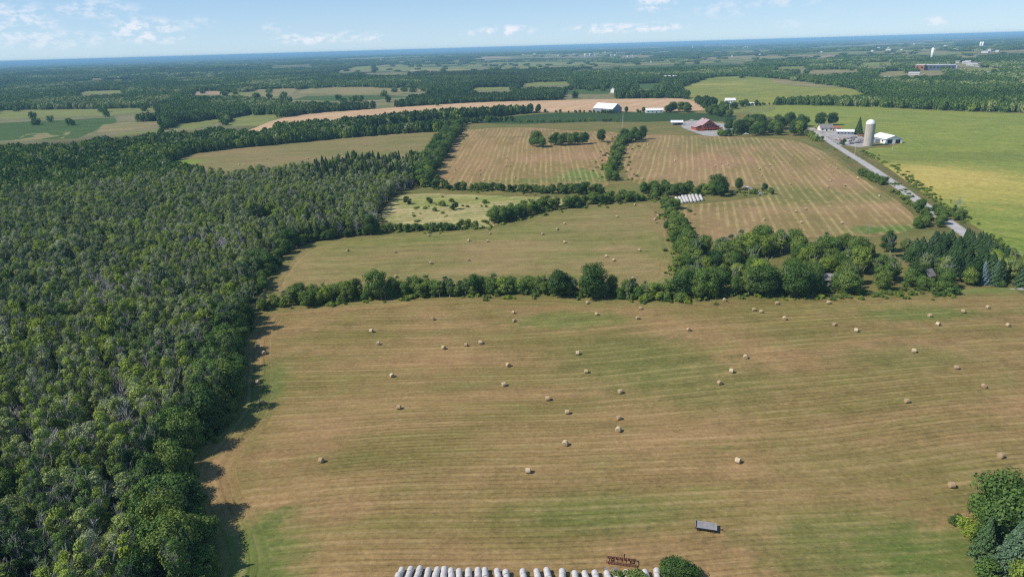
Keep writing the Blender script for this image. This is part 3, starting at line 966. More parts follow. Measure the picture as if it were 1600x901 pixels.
def cleared(X, Y, mrg):
    out = np.zeros(X.shape, bool)
    dd = np.hypot(X, Y)
    for P in CLEAR:
        P_ = np.array(P)
        for ox, oy in ((0, 0), (1, 0), (-1, 0), (0, 1), (0, -1)):
            out |= inpoly(P, X + ox * mrg, Y + oy * mrg)
    return out


wr = wpoly(WR, 1); wf = wpoly(WF, 1); holes = [wpoly(h, 0) for h in WR_HOLE]
conif = wpoly(CONIF, 0); conif2 = wpoly(CONIF2, 0)
in_wr = inpoly(wr, X, Y); in_wf = inpoly(wf, X, Y)
for h in holes:
    in_wr &= ~inpoly(h, X, Y)
# keep the road clear
along = (X - ROAD_A.x) * rd.x + (Y - ROAD_A.y) * rd.y
side = np.abs((X - ROAD_A.x) * rnrm.x + (Y - ROAD_A.y) * rnrm.y)
near_road = (side < 8) & (along > -140) & (along < 260)
clr = cleared(X, Y, 1.6)
strayf = (np.hypot(X, Y) > 1150) & (RNG.random(X.shape) < .012) & ~inpoly(S_R, X, Y) & ~inpoly(S_T, X, Y) & ~inpoly(S_U, X, Y)
keep = (~clr) | ((in_wr | in_wf)) | strayf
keep &= ~near_road
# small gaps in the near woods, glades farther away
gap = vnoise(X, Y, 16, 1) * .55 + vnoise(X, Y, 45, 2) * .45
nearA = inpoly(S_A, X + 18, Y + 4) | inpoly(S_B, X + 14, Y - 4)
keep &= ~((gap < .22) & (np.hypot(X, Y) < RN) & ~nearA)
gapf = vnoise(X, Y, 70, 41) * .5 + vnoise(X, Y, 210, 42) * .5
keep &= ~((gapf > .72) & (np.hypot(X, Y) > 1050) & (RNG.random(X.shape) < .85))
# thin the right-hand grove: bigger crowns
keep &= ~(in_wr & (RNG.random(X.shape) > .50))
keep &= ~(in_wf & (RNG.random(X.shape) > .16))
edk = (inpoly(S_A, X + 10, Y + 3) | inpoly(S_B, X + 10, Y - 3)) & (RNG.random(X.shape) > .62)
keep &= ~(edk & ~in_wr)
X, Y, S, in_wr, in_wf = X[keep], Y[keep], S[keep], in_wr[keep], in_wf[keep]
dist = np.hypot(X, Y)
n = len(X)
in_con = inpoly(conif, X, Y); in_con2 = inpoly(conif2, X, Y)
kind = np.zeros(n, int)
rnd_ = RNG.random(n)
kind[:] = RNG.choice([0, 1, 2], n)
kind[(rnd_ < .12)] = 3
edgeA = inpoly(S_A, X + 10, Y + 3) | inpoly(S_B, X + 10, Y - 3)
kind[edgeA] = RNG.choice([3, 4, 3, 1, 0], edgeA.sum())
greyz = vnoise(X, Y, 38, 5) * .6 + vnoise(X, Y, 13, 6) * .4
deadz = (greyz > .555) & ~edgeA
r2 = RNG.random(n)
kind[~deadz & (r2 > .60) & (r2 < .80) & ~edgeA] = 5
kind[deadz & (r2 < .50)] = 5
kind[deadz & (r2 > .50) & (r2 < .66)] = 6
kind[deadz & (r2 > .66) & (r2 < .76)] = 7
kind[~deadz & (r2 > .975)] = 6
kind[~deadz & (r2 < .05)] = 5
kind[~deadz & (r2 > .05) & (r2 < .08)] = 8
kind[in_wr] = RNG.choice([3, 4, 3, 2, 11], in_wr.sum())
kind[in_wf] = RNG.choice([3, 4], in_wf.sum())
kind[in_con] = RNG.choice([8, 9], in_con.sum())
kind[in_con2 & (RNG.random(n) < .6)] = 8
far = dist >= RN
kind[far & ~in_wr & ~in_wf] = RNG.choice([12, 13, 14], (far & ~in_wr & ~in_wf).sum())
tn = vnoise(X, Y, 55, 8) * .5 + vnoise(X, Y, 15, 9) * .35 + RNG.random(n) * .35
tint = np.interp(tn, [.30, .46, .60, .72, .84], [0.03, .26, .45, .66, .8]) + RNG.normal(0, .10, n)
dz_ = deadz & (RNG.random(n) < .4)
tint[dz_] = RNG.uniform(.86, 1.0, dz_.sum())
tint[kind == 5] = RNG.uniform(.45, 1.0, (kind == 5).sum())
tint[in_wr] = np.clip(RNG.normal(.36, .18, in_wr.sum()), 0, .78)
tint[in_wf] = RNG.uniform(.0, .4, in_wf.sum())
tint[edgeA] = RNG.uniform(.05, .5, edgeA.sum())
lf = vnoise(X, Y, 420, 31) * .5 + vnoise(X, Y, 130, 32) * .5
tint[far] = np.clip(tint[far] * .22 + (lf[far] - .34) * .60, 0, .8)
fg_ = far & (lf > .66) & (RNG.random(n) < .5)
tint[fg_] = .9
fg_ = far & (dist < 1100) & (RNG.random(n) < .3)
tint[fg_] = RNG.uniform(.4, 1.0, fg_.sum())
tint[kind == 8] = RNG.uniform(0, .5, (kind == 8).sum())
tint[kind == 9] = RNG.uniform(0, .55, (kind == 9).sum())
tint = np.clip(tint, 0, 1)
hs = (0.66 + .62 * (vnoise(X, Y, 60, 12) * .5 + vnoise(X, Y, 18, 13) * .5)) * RNG.uniform(.78, 1.18, n)
hs[edgeA] *= 1.0
hs[in_wr] = RNG.uniform(.62, 1.02, in_wr.sum())
hs[in_con] = RNG.uniform(.58, .85, in_con.sum())
hs[in_wf] = RNG.uniform(1.0, 1.4, in_wf.sum())
sxy = hs * RNG.uniform(.9, 1.12, n)
f_ = kind >= 12
sxy[in_con] *= 1.55
sz = hs.copy()
sz[f_] = (11.5 + 4 * vnoise(X[f_], Y[f_], 150, 14)) * RNG.uniform(.75, 1.1, f_.sum())
# lower growth right at the rim of far woods keeps outlines uneven
sxy[f_] = (S[f_] * .8 + 1.2) * RNG.uniform(.75, 1.15, f_.sum())
Z = hgt(X, Y)
rot = RNG.uniform(0, 6.28, n)
TREES = [dict(x=X[i], y=Y[i], z=Z[i], kind=int(kind[i]), sxy=float(sxy[i]), sz=float(sz[i]), rot=float(rot[i]), tint=float(tint[i]),
              reg='grove' if in_wr[i] else ('farm' if in_wf[i] else ('woods' if dist[i] < RN else 'far'))) for i in range(n) if not f_[i]]
FARIDX = np.where(f_)[0]


def hedge(pts, width, step, hmin, hmax, reg_, kinds=(3, 11, 2, 10), tmean=.25, seed=1, keepp=.92):
    """trees and bushes along a field boundary given in photograph pixels"""
    rnd = random.Random(seed)
    P = [at(a, b) for a, b in pts]
    for a, b in zip(P[:-1], P[1:]):
        L = (b - a).length
        m = max(1, int(L / step * 1.55))
        nr = Vector((-(b - a).y, (b - a).x, 0)).normalized()
        for i in range(m):
            if rnd.random() > keepp: continue
            p = a.lerp(b, (i + rnd.random()) / m) + nr * rnd.uniform(-.5, .5) * width
            k = rnd.choice(kinds)
            _, _, Ht, Rd = KINDS[k]
            hn = float(vnoise(p.x, p.y, 22, 21))
            h = hmin + (hmax - hmin) * (hn * .7 + rnd.random() * .5)
            if k == 10: h = min(h, rnd.uniform(2.4, 4.2))
            s = h / Ht
            TREES.append(dict(x=p.x, y=p.y, z=float(hgt(p.x, p.y)), kind=k, sxy=s * rnd.uniform(.9, 1.3), sz=s, rot=rnd.uniform(0, 6.28),
                              tint=min(.85, max(0, rnd.gauss(tmean + .09, .15))), reg=reg_))


BR = random.Random(77)
def brush(pts, width, step):
    P = [at(a, b) for a, b in pts]
    for a, b in zip(P[:-1], P[1:]):
        L = (b - a).length
        nr = Vector((-(b - a).y, (b - a).x, 0)).normalized()
        for i in range(int(L / step)):
            p = a.lerp(b, BR.random()) + nr * BR.gauss(0, .4) * width
            s = BR.uniform(.22, .55)
            TREES.append(dict(x=p.x, y=p.y, z=float(hgt(p.x, p.y)), kind=10, sxy=s * BR.uniform(1.0, 1.9), sz=s, rot=BR.uniform(0, 6.28), tint=BR.uniform(.2, .8), reg='brush', low=True))


brush([(405, 482), (520, 470), (640, 462), (760, 458), (860, 458), (960, 463), (1062, 466), (1150, 463), (1300, 461), (1480, 459)], 8, .8)
brush([(655, 291), (700, 296), (790, 299), (870, 302), (950, 303), (1050, 303), (1130, 303)], 9, 1.6)
brush([(580, 360), (650, 360), (748, 356), (775, 350), (800, 338), (850, 328), (950, 316), (1040, 308)], 12, 1.2)
brush([(1045, 322), (1054, 350), (1068, 385), (1080, 408), (1066, 450)], 12, 1.2)
brush([(655, 287), (672, 264), (690, 232), (712, 196)], 18, 1.5)
brush([(960, 283), (955, 268), (962, 245), (978, 214)], 18, 1.5)
brush([(392, 492), (376, 530), (364, 560), (366, 610), (350, 655), (310, 700), (281, 735), (274, 770), (288, 800), (308, 850), (314, 901)], 4, 1.0)
brush([(600, 345), (660, 325), (760, 320), (860, 318)], 40, 3.2)
brush([(1305, 232), (1360, 262), (1420, 305), (1470, 345)], 4, 3.0)
brush([(1345, 236), (1400, 262), (1460, 305), (1520, 352)], 6, 3.0)
brush([(1150, 300), (1200, 303)], 10, .8)
hedge([(405, 482), (520, 470), (640, 462), (760, 458), (860, 458), (960, 463), (1062, 466)], 7, 2.7, 3.5, 7.5, 'front hedge', (3, 11, 11, 2, 10), .28, 2, 1)
hedge([(450, 472), (640, 459), (800, 456), (960, 460), (1060, 464)], 4, 5.5, 4, 8.5, 'front hedge', (3, 2, 4), .25, 3, .8)
hedge([(655, 291), (700, 296), (790, 299), (870, 302), (950, 303)], 6, 4.5, 4, 7.5, 'upper hedge', (3, 11, 11), .15, 4)
hedge([(775, 350), (800, 338), (850, 328), (880, 323), (950, 316), (1040, 308)], 12, 3.2, 4, 8, 'bend hedge', (3, 11, 11, 10), .22, 5)
hedge([(1000, 303), (1050, 303), (1100, 304), (1135, 304)], 12, 4, 5, 9, 'bend hedge', (3, 3, 11), .2, 6)
hedge([(580, 360), (650, 360), (700, 359), (748, 356)], 6, 2.8, 2.5, 5, 'scrub hedge', (10, 11), .22, 7)
hedge([(1045, 322), (1054, 350), (1068, 385), (1080, 408), (1066, 450)], 9, 2.8, 4, 7.5, 'side hedge', (3, 11, 11), .28, 8)
hedge([(655, 287), (672, 264), (690, 232), (706, 210), (712, 196)], 16, 4.0, 8, 13, 'avenue', (3, 2, 4), .1, 9)
hedge([(960, 283), (955, 268), (962, 245), (974, 222), (978, 214)], 7, 6.0, 5, 9, 'divider', (3, 11, 4), .3, 10)
hedge([(545, 216), (600, 211), (640, 208), (700, 204), (715, 202)], 8, 9, 4, 9, 'strip hedge', (3, 11, 2, 8), .12, 11)
hedge([(715, 195), (760, 191), (800, 190)], 10, 6, 5, 10, 'strip hedge', (3, 11), .12, 12)
hedge([(800, 191), (860, 191.5), (920, 190), (990, 191)], 8, 8, 2.5, 5.5, 'strip hedge', (11, 10), .2, 13)
hedge([(560, 191), (640, 187), (740, 180), (860, 176), (960, 176.5), (1050, 176)], 10, 9, 2.5, 6.5, 'grain hedge', (11, 10, 3), .15, 14, .8)
hedge([(1150, 167), (1240, 162), (1340, 161), (1365, 165)], 10, 9, 2.5, 5, 'crop hedge', (11, 3), .15, 15)
hedge([(1435, 350), (1448, 358), (1462, 345), (1450, 335), (1435, 325)], 10, 3.6, 4, 7.5, 'roadside', (3, 11), .2, 16)
hedge([(1340, 270), (1352, 277), (1368, 284), (1382, 290)], 5, 2.6, 3, 6, 'roadside', (11, 10), .2, 17)
hedge([(1395, 300), (1415, 316), (1430, 326)], 4, 5, 1.8, 3.5, 'roadside', (10,), .4, 18, .7)
hedge([(1400, 268), (1428, 290), (1458, 312), (1480, 324)], 4, 4.5, 1.2, 2.4, 'verge', (10,), .48, 19, .6)
hedge([(1475, 335), (1490, 338), (1505, 345)], 9, 2.2, 3.2, 5.5, 'verge', (11, 10), .35, 20)
hedge([(1540, 368), (1562, 388), (1595, 408), (1625, 425)], 5, 6, 2, 4.5, 'verge', (11, 3), .5, 23)
hedge([(1500, 380), (1522, 386), (1544, 401), (1572, 420)], 4, 3.0, 7, 10, 'grove', (8, 9), .3, 44)
hedge([(1575, 415), (1600, 440), (1620, 447)], 18, 3, 5, 9, 'verge', (3, 2), .62, 24)
hedge([(1262, 212), (1272, 215), (1280, 222)], 8, 3, 4, 6, 'farmstead', (11, 10), .6, 25)
hedge([(1040, 176), (1060, 175), (1080, 176)], 18, 7, 9, 15, 'farmstead', (3, 4), .05, 26)
hedge([(1175, 165), (1140, 168), (1115, 178), (1130, 184)], 26, 8, 6, 12, 'farmstead', (3, 4, 11), .1, 27)
hedge([(1124, 210), (1132, 213), (1145, 213)], 8, 4, 5, 8, 'farmstead', (3, 11), .2, 28)
hedge([(985, 468), (1040, 470), (1100, 467)], 4, 4, 2, 4, 'front hedge', (10,), .5, 29)
hedge([(930, 173), (950, 177.5), (962, 177.5)], 5, 6, 3, 6, 'farmstead', (11,), .1, 30)

hedge([(392, 492), (376, 530), (364, 560), (366, 610), (350, 655), (310, 700), (281, 735), (274, 770), (288, 800), (308, 850), (314, 901), (300, 960)], 3, 3.2, 3, 7, 'forest edge', (11, 3, 11), .2, 41)
hedge([(405, 460), (415, 436), (440, 402), (470, 381), (530, 371), (590, 364)], 4, 4, 3, 6, 'forest edge', (11, 3), .2, 42)
# single trees, as (pixel x, pixel y of the base, height, kind, tint, width factor)
for (px, py, h, kd, tt, wf_) in [
        (588, 466, 12.5, 4, .34, 1.0), (926, 464, 14.5, 4, .12, 1.05), (875, 463, 11, 3, .02, 1.2), (1245, 463, 14, 4, .1, 1.1), (1190, 462, 13, 4, .12, 1.2), (1100, 463, 12, 4, .3, 1.2),
        (1068, 463, 11, 3, .1, 1.2), (1190, 388, 12, 4, .28, 1.2), (1215, 390, 10, 3, .25, 1.2), (838, 230, 17, 4, .3, .9), (868, 227, 13, 3, .15, 1.1), (862, 226, 10, 3, .3, 1.2), (876, 228, 12, 4, .35, .9), (892, 227, 12, 3, .3, 1.2), (907, 226, 12, 3, .25, 1.2), (846, 231, 11, 3, .3, 1.0), (832, 229, 10, 3, .2, 1), (983, 223, 10, 3, .2, 1.2), (998, 222, 11, 3, .2, 1.2), (884, 226, 12, 3, .12, 1.2), (900, 226, 13, 4, .08, .9), (913, 225, 12, 3, .1, 1.1),
        (940, 222, 13.5, 4, .04, .9), (975, 222, 14, 4, .12, .9), (990, 220, 14, 3, .14, 1.1), (1004, 218, 15, 4, .1, .8), (708, 199, 17, 4, .05, .8), (700, 207, 15, 4, .08, .9),
        (1120, 301, 13, 4, .12, 1.1), (1128, 307, 9, 3, .02, 1.3), (1155, 297, 8.5, 3, .06, 1.0), (1193, 299, 6, 11, .1, 1), (1178, 303, 4, 10, .3, 1), (1205, 304, 5, 11, .25, .9),
        (637, 319, 5.5, 11, .05, 1.2), (671, 318, 4.5, 11, .12, 1.1), (711, 328, 5, 11, .02, 1.3), (692, 322, 4, 10, .4, 1.1), (706, 316, 3, 10, .35, 1), (757, 318, 3, 10, .4, 1), (680, 330, 3, 10, .5, 1),
        (775, 349, 6, 11, .1, 1.2), (793, 345, 8, 3, .02, 1.2), (806, 342, 6, 11, .12, 1.1), (844, 324, 3.5, 10, .3, 1), (856, 326, 3, 10, .35, 1), (830, 327, 2.5, 10, .4, 1),
        (1341, 210, 18, 9, .35, .8), (1235, 161, 9, 3, .1, 1.6), (1257, 161, 9, 3, .05, 1), (1270, 161, 10, 9, .1, .8), (1302, 160, 11, 3, .1, 1.1), (683, 166, 8, 3, .1, 1.4), (1318, 227, 6, 11, .2, 1.1),
        (1150, 211, 7, 3, .2, 1), (1188, 212, 15, 4, .12, 1.0), (1176, 212, 12, 3, .2, 1.1), (979, 176, 9, 3, .1, 1.1), (1006, 176, 8, 3, .1, 1.0), (1300, 196, 15, 4, .0, 1.1), (1282, 197, 16, 4, .1, 1.1),
        (1534, 443, 9.8, 9, 1.0, 1.0), (1553, 444, 10.2, 9, .62, 1.15), (1598, 447, 11, 9, .55, 1.2), (1518, 443, 8.5, 3, .0, 1.0), (1475, 443, 12, 5, .9, 1.1), (1478, 459, 5, 11, .3, 1.5), (1490, 459, 4, 11, .15, 1.5),
        (1465, 458, 5, 11, .35, 1.4), (1560, 447, 3, 10, .2, 1.2), (1286, 456, 3.8, 11, .25, 1.4), (1301, 457, 3.4, 11, .3, 1.4), (1440, 452, 6, 3, .3, 1.3), (1453, 452, 5, 11, .4, 1.4),
        (1057, 898, 3.9, 3, .13, 1.9), (1078, 903, 3.0, 11, .08, 1.5), (1036, 900, 3.0, 11, .2, 1.4), (985, 905, 2.4, 10, .5, 1.2), (966, 907, 2.0, 10, .45, 1.2), (1000, 906, 2.3, 10, .4, 1.1),
        (1556, 838, 15.0, 4, .22, 1.0), (1542, 846, 11.5, 3, .15, 1.0), (1590, 850, 13, 3, .10, 1.05), (1534, 846, 7.5, 3, .55, .8), (1508, 836, 4.5, 11, .68, 1.1), (1516, 848, 4.5, 11, .66, 1.0), (1496, 818, 2.4, 10, .1, 1.2),
        (1578, 905, 13.5, 9, .60, 1.1), (1535, 870, 9.5, 9, .5, .95), (1605, 880, 12, 9, .3, 1.0), (1615, 830, 12, 4, .1, 1.0), (1600, 935, 9, 3, .6, 1.0), (1640, 900, 12, 9, .4, 1.0), (1545, 912, 5, 11, .2, 1.2),
        (285, 876, 11, 3, .55, 1.1), (262, 850, 12, 3, .5, .9)]:
    p = at(px, py)
    _, _, Ht, Rd = KINDS[kd]
    s = h / Ht
    TREES.append(dict(x=p.x, y=p.y, z=p.z, kind=kd, sxy=s * wf_, sz=s, rot=random.uniform(0, 6.28), tint=tt, reg='single', own=True))
# dead shrub in the crop, thin dead tree by the grove
for (px, py, h, kd) in [(1497, 325, 7, 7), (1358, 368, 7, 6), (960, 899, 2.6, 7), (948, 897, 2.2, 7)]:
    p = at(px, py); _, _, Ht, Rd = KINDS[kd]
    TREES.append(dict(x=p.x, y=p.y, z=p.z, kind=kd, sxy=h / Ht, sz=h / Ht, rot=1.0, tint=.9, reg='single', own=True))

# ------------------------------------------------------------------ individuals and the uncountable rest
def road_side(t):
    al = (t['x'] - ROAD_A.x) * rd.x + (t['y'] - ROAD_A.y) * rd.y
    sd_ = abs((t['x'] - ROAD_A.x) * rnrm.x + (t['y'] - ROAD_A.y) * rnrm.y)
    return al > -135 and al < 200 and sd_ < 4.2 + KINDS[t['kind']][3] * t['sxy']


TREES = [t for t in TREES if t.get('own') or not road_side(t)]
for t in TREES:
    a, b, dep = project(t['x'], t['y'], t['z'] + KINDS[t['kind']][2] * t['sz'] * .6)
    t['px'], t['py'], t['dep'] = float(a), float(b), float(dep)
    t['big'] = KINDS[t['kind']][2] * t['sz'] / t['dep']
    t['vis'] = -10 < t['px'] < 1610 and 0 < t['py'] < 925
SPR, DEAD, BUSH = (8, 9), (6, 7), (10, 11)
def cls(t):
    k = t['kind']
    if k in DEAD: return 'dead'
    if k in SPR: return 'spruce'
    if t.get('low'): return 'low'
    if k in BUSH: return 'bush'
    return 'woods' if t['reg'] in ('woods', 'far') else 'tree'
groups = {}
for t in TREES:
    t['cls'] = cls(t)
    groups.setdefault(t['cls'], []).append(t)
LIM = dict(low=0, dead=90, spruce=110, bush=250, woods=250, tree=290)
solo = []
for c_, L in groups.items():
    L.sort(key=lambda t: (-(1 if t.get('own') else 0), -(t['big'] if t['vis'] else -1)))
    solo += [t for t in L[:LIM[c_]] if t['vis'] or t.get('own')]
for t in solo: t['solo'] = True
rest = [t for t in TREES if not t.get('solo')]

ORD = lambda i: f"{i}{'th' if 10 <= i % 100 <= 20 else {1: 'st', 2: 'nd', 3: 'rd'}.get(i % 10, 'th')}"
PLACE = {'woods': 'in left forest', 'far': 'in the far woods', 'grove': 'in grove beside spruces', 'farm': 'beside the farmhouses',
         'front hedge': 'in front hedgerow', 'upper hedge': 'in hedge above scrub', 'bend hedge': 'in hedge left of tubes', 'scrub hedge': 'in hedge below scrub',
         'side hedge': 'in hedge below tubes', 'avenue': 'in row above scrub', 'divider': 'between striped fields', 'strip hedge': 'along bean strip',
         'grain hedge': 'along grain field', 'crop hedge': 'beyond soybean field', 'roadside': 'on field side of road', 'verge': 'on crop side of road',
         'farmstead': 'near the farm buildings', 'single': 'standing on its own', 'forest edge': 'at rim of left forest'}
SHORT = {'woods': 'forest', 'tree': 'tree', 'spruce': 'spruce', 'dead': 'bare tree', 'bush': 'bush'}
NAME = {'woods': 'forest_tree', 'tree': 'hedgerow_tree', 'spruce': 'spruce_tree', 'dead': 'dead_tree', 'bush': 'bush'}
CATN = {'woods': 'forest tree', 'tree': 'tree', 'spruce': 'spruce', 'dead': 'dead tree', 'bush': 'bush'}
NOUN = {'woods': 'leafy tree', 'tree': 'leafy tree', 'spruce': 'spruce', 'dead': 'tree', 'bush': 'bush'}


def colour_word(t):
    if t['cls'] == 'dead': return 'bare grey'
    if t['cls'] == 'spruce': return 'silvery blue' if t['tint'] > .85 else ('blue green' if t['tint'] > .55 else 'dark green')
    w_ = TINT_WORDS[int(round(t['tint'] * 4))]
    if t['kind'] == 5: w_ = 'sparse ' + w_
    return w_


by = {}
for t in solo:
    by.setdefault((t['cls'], t['reg']), []).append(t)
for (c_, rg), L in by.items():
    L.sort(key=lambda t: -t['py'])
    rows = max(1, round(len(L) / 14))
    per = math.ceil(len(L) / rows)
    for r_ in range(rows):
        row = sorted(L[r_ * per:(r_ + 1) * per], key=lambda t: t['px'])
        for i_, t in enumerate(row):
            tail = f"{ORD(i_ + 1)} from left" + (f" in {ORD(r_ + 1)} row up" if rows > 1 else '')
            if len(L) == 1: tail = 'the only one there'
            t['label'] = f"{colour_word(t)} {NOUN[c_]} {PLACE[rg]}, {tail}"
            t['group'] = f"{SHORT[c_]} {PLACE[rg]}".replace('forest in', 'trees in')

SRC = {}
for t in solo:
    crown, trunk, Ht, Rd = KINDS[t['kind']]
    e = empty(NAME[t['cls']], (t['x'], t['y'], t['z'] - .05), t['rot'])
    q_ = random.uniform(.84, 1.16); e.scale = (t['sxy'] * q_, t['sxy'] / q_, t['sz'])
    tag(e, t['label'], CATN[t['cls']], t['group'])
    if crown is not None:
        c_ = mesh_obj('crown', crown, e); c_['tint'] = t['tint']
        SRC.setdefault(('c', t['kind']), c_)
    tr = mesh_obj('trunk' if crown is not None else 'branches', trunk, e)
    SRC.setdefault(('t', t['kind']), tr)
# five far trees in view carry the distant crown shapes
far_src = []
for q, kd in enumerate((12, 13, 14)):
    px, py = [(1012, 151), (668, 158), (1160, 122)][q]
    p = at(px, py)
    e = empty('tree_clump', p, q)
    e.scale = (11, 11, 11)
    tag(e, ['round dark tree clump behind the grain field by the dark roofed house', 'dark tree clump along the far rim of the grain field', 'tree clump at the far rim of the yellow green field'][q], 'tree clump', 'tree clumps beyond the grain field')
    c_ = mesh_obj('crown', KINDS[kd][0], e); c_['tint'] = .1
    SRC[('c', kd)] = c_

# woodland stuff: one object whose points carry instances of the crowns and trunks above
px_ = np.array([(t['x'], t['y'], t['z'] - .05) for t in rest])
pk = np.array([t['kind'] for t in rest]); ps = np.array([(t['sxy'], t['sxy'], t['sz']) for t in rest])
pr = np.array([t['rot'] for t in rest]); pt = np.array([t['tint'] for t in rest])
fx = np.column_stack([X[FARIDX], Y[FARIDX], Z[FARIDX] - .1])
allp = np.vstack([px_, fx]); allk = np.concatenate([pk, kind[FARIDX]])
alls = np.vstack([ps, np.column_stack([sxy[FARIDX], sxy[FARIDX], sz[FARIDX]])])
allr = np.concatenate([pr, rot[FARIDX]]); allt = np.concatenate([pt, tint[FARIDX]])
dd_ = np.hypot(allp[:, 0], allp[:, 1])
allt_k = np.where((allk < 12) & ((dd_ < 600) | (allk == 5) | (allk == 6) | (allk == 7)), allk, -1)
me = bpy.data.meshes.new('forest')
me.vertices.add(len(allp)); me.vertices.foreach_set('co', allp.astype(np.float32).ravel())
for nm, ty, arr in (('kind', 'INT', allk), ('tkind', 'INT', allt_k), ('tint', 'FLOAT', allt)):
    a_ = me.attributes.new(nm, ty, 'POINT'); a_.data.foreach_set('value', arr.astype(np.int32 if ty == 'INT' else np.float32))
a_ = me.attributes.new('scl', 'FLOAT_VECTOR', 'POINT'); a_.data.foreach_set('vector', alls.astype(np.float32).ravel())
a_ = me.attributes.new('rot', 'FLOAT_VECTOR', 'POINT'); a_.data.foreach_set('vector', np.column_stack([allr * 0, allr * 0, allr]).astype(np.float32).ravel())
me.update()
forest = mesh_obj('forest', me)
tag(forest, 'dense mixed woodland of leafy and bare grey trees stretching to the horizon', 'woodland', kind='stuff')
ng = bpy.data.node_groups.new('forest_points', 'GeometryNodeTree')
ng.interface.new_socket('Geometry', in_out='INPUT', socket_type='NodeSocketGeometry')
ng.interface.new_socket('Geometry', in_out='OUTPUT', socket_type='NodeSocketGeometry')
gi = ng.nodes.new('NodeGroupInput'); go = ng.nodes.new('NodeGroupOutput'); jn = ng.nodes.new('GeometryNodeJoinGeometry')
def named(nm, ty):
    q = ng.nodes.new('GeometryNodeInputNamedAttribute'); q.data_type = ty; q.inputs[0].default_value = nm
    return q.outputs[0]
a_kind, a_tk, a_scl, a_rot = named('kind', 'INT'), named('tkind', 'INT'), named('scl', 'FLOAT_VECTOR'), named('rot', 'FLOAT_VECTOR')
for (ct, kd), src in SRC.items():
    if ct == 'c' and not (allk == kd).any(): continue
    if ct == 't' and not (allt_k == kd).any(): continue
    cp = ng.nodes.new('FunctionNodeCompare'); cp.data_type = 'INT'; cp.operation = 'EQUAL'
    ng.links.new(a_kind if ct == 'c' else a_tk, cp.inputs[2]); cp.inputs[3].default_value = kd
    oi = ng.nodes.new('GeometryNodeObjectInfo'); oi.transform_space = 'ORIGINAL'
    oi.inputs[0].default_value = src; oi.inputs['As Instance'].default_value = True
    ip = ng.nodes.new('GeometryNodeInstanceOnPoints')
    ng.links.new(gi.outputs[0], ip.inputs['Points']); ng.links.new(cp.outputs[0], ip.inputs['Selection'])
    ng.links.new(oi.outputs['Geometry'], ip.inputs['Instance'])
    ng.links.new(a_rot, ip.inputs['Rotation']); ng.links.new(a_scl, ip.inputs['Scale'])
    ng.links.new(ip.outputs[0], jn.inputs[0])
ng.links.new(jn.outputs[0], go.inputs[0])
md = forest.modifiers.new('points', 'NODES'); md.node_group = ng
print('TREES solo', len(solo), {c: sum(1 for t in solo if t['cls'] == c) for c in LIM}, 'rest', len(rest), 'far', len(FARIDX))

# ------------------------------------------------------------------ hay bales
def bale_mat(name, ca_, cb_, ring_=14):
    m, k = material(name)
    tcn = k.n('ShaderNodeTexCoord'); O = tcn.outputs['Object']
    a_ = k.noise(O, 5, 4, .7); b_ = k.noise(k.vm('MULTIPLY', O, (2, 18, 18)), 1, 3, .6)
    c_ = k.mix(k.ss(a_, .3, .7), ca_, cb_)
    c_ = k.mix(1.0, c_, k.mix(b_, (.65, .65, .65), (1.3, 1.3, 1.3)), 'MULTIPLY')
    finish(k, c_, .95, .1, bump=a_, bs=.6)
    return m


m_straws = [bale_mat('straw', (0.38, 0.28, 0.16), (0.56, 0.44, 0.28)), bale_mat('straw_pale', (0.44, 0.34, 0.22), (0.64, 0.53, 0.36)), bale_mat('straw_brown', (0.32, 0.22, 0.13), (0.48, 0.36, 0.23))]
m_strawd = bale_mat('straw_end', (0.30, 0.21, 0.12), (0.46, 0.35, 0.22))
def bale_mesh(name, r, L, mat, seed, end=False, segs=24):
    rnd = random.Random(seed)
    bm = bmesh.new()
    prof = [(-L / 2, r * .86), (-L / 2 + .07, r * .97), (-L / 4, r), (0, r * 1.01), (L / 4, r), (L / 2 - .07, r * .97), (L / 2, r * .86)]
    rings = []
    for (x, rr) in prof:
        rg = []
        for i in range(segs):
            th = 2 * math.pi * i / segs
            q = rr * (1 + rnd.uniform(-.02, .02))
            y, z = q * math.cos(th), q * math.sin(th)
            z = z + r * .96
            z = max(z, 0.0)            # settles flat on the ground
            rg.append(bm.verts.new((x, y * 1.03, z)))
        rings.append(rg)
    for a_, b_ in zip(rings[:-1], rings[1:]):
        for i in range(segs):
            bm.faces.new((a_[i], a_[(i + 1) % segs], b_[(i + 1) % segs], b_[i]))
    me_ = None
    bm.faces.new(rings[0][::-1]); bm.faces.new(rings[-1])
    return bm_mesh(name, bm, mat, False)


def end_mesh(name, r, L, mat):
    """the two coiled flat ends, each a disc with a raised spiral rim"""
    out = []
    for s in (-1, 1):
        bm = bmesh.new()
        prev = None
        for j, (rr, xx) in enumerate([(r * .84, 0.004), (r * .6, .03), (r * .58, .015), (r * .34, .04), (r * .32, .02), (r * .08, .04)]):
            rg = [bm.verts.new((s * (L / 2 + xx), rr * math.cos(2 * math.pi * i / 20), rr * math.sin(2 * math.pi * i / 20) + r * .96)) for i in range(20)]
            if prev:
                for i in range(20): bm.faces.new((prev[i], prev[(i + 1) % 20], rg[(i + 1) % 20], rg[i]))
            prev = rg
        bm.faces.new(prev)
        out.append(bm_mesh(name, bm, mat))
    return out


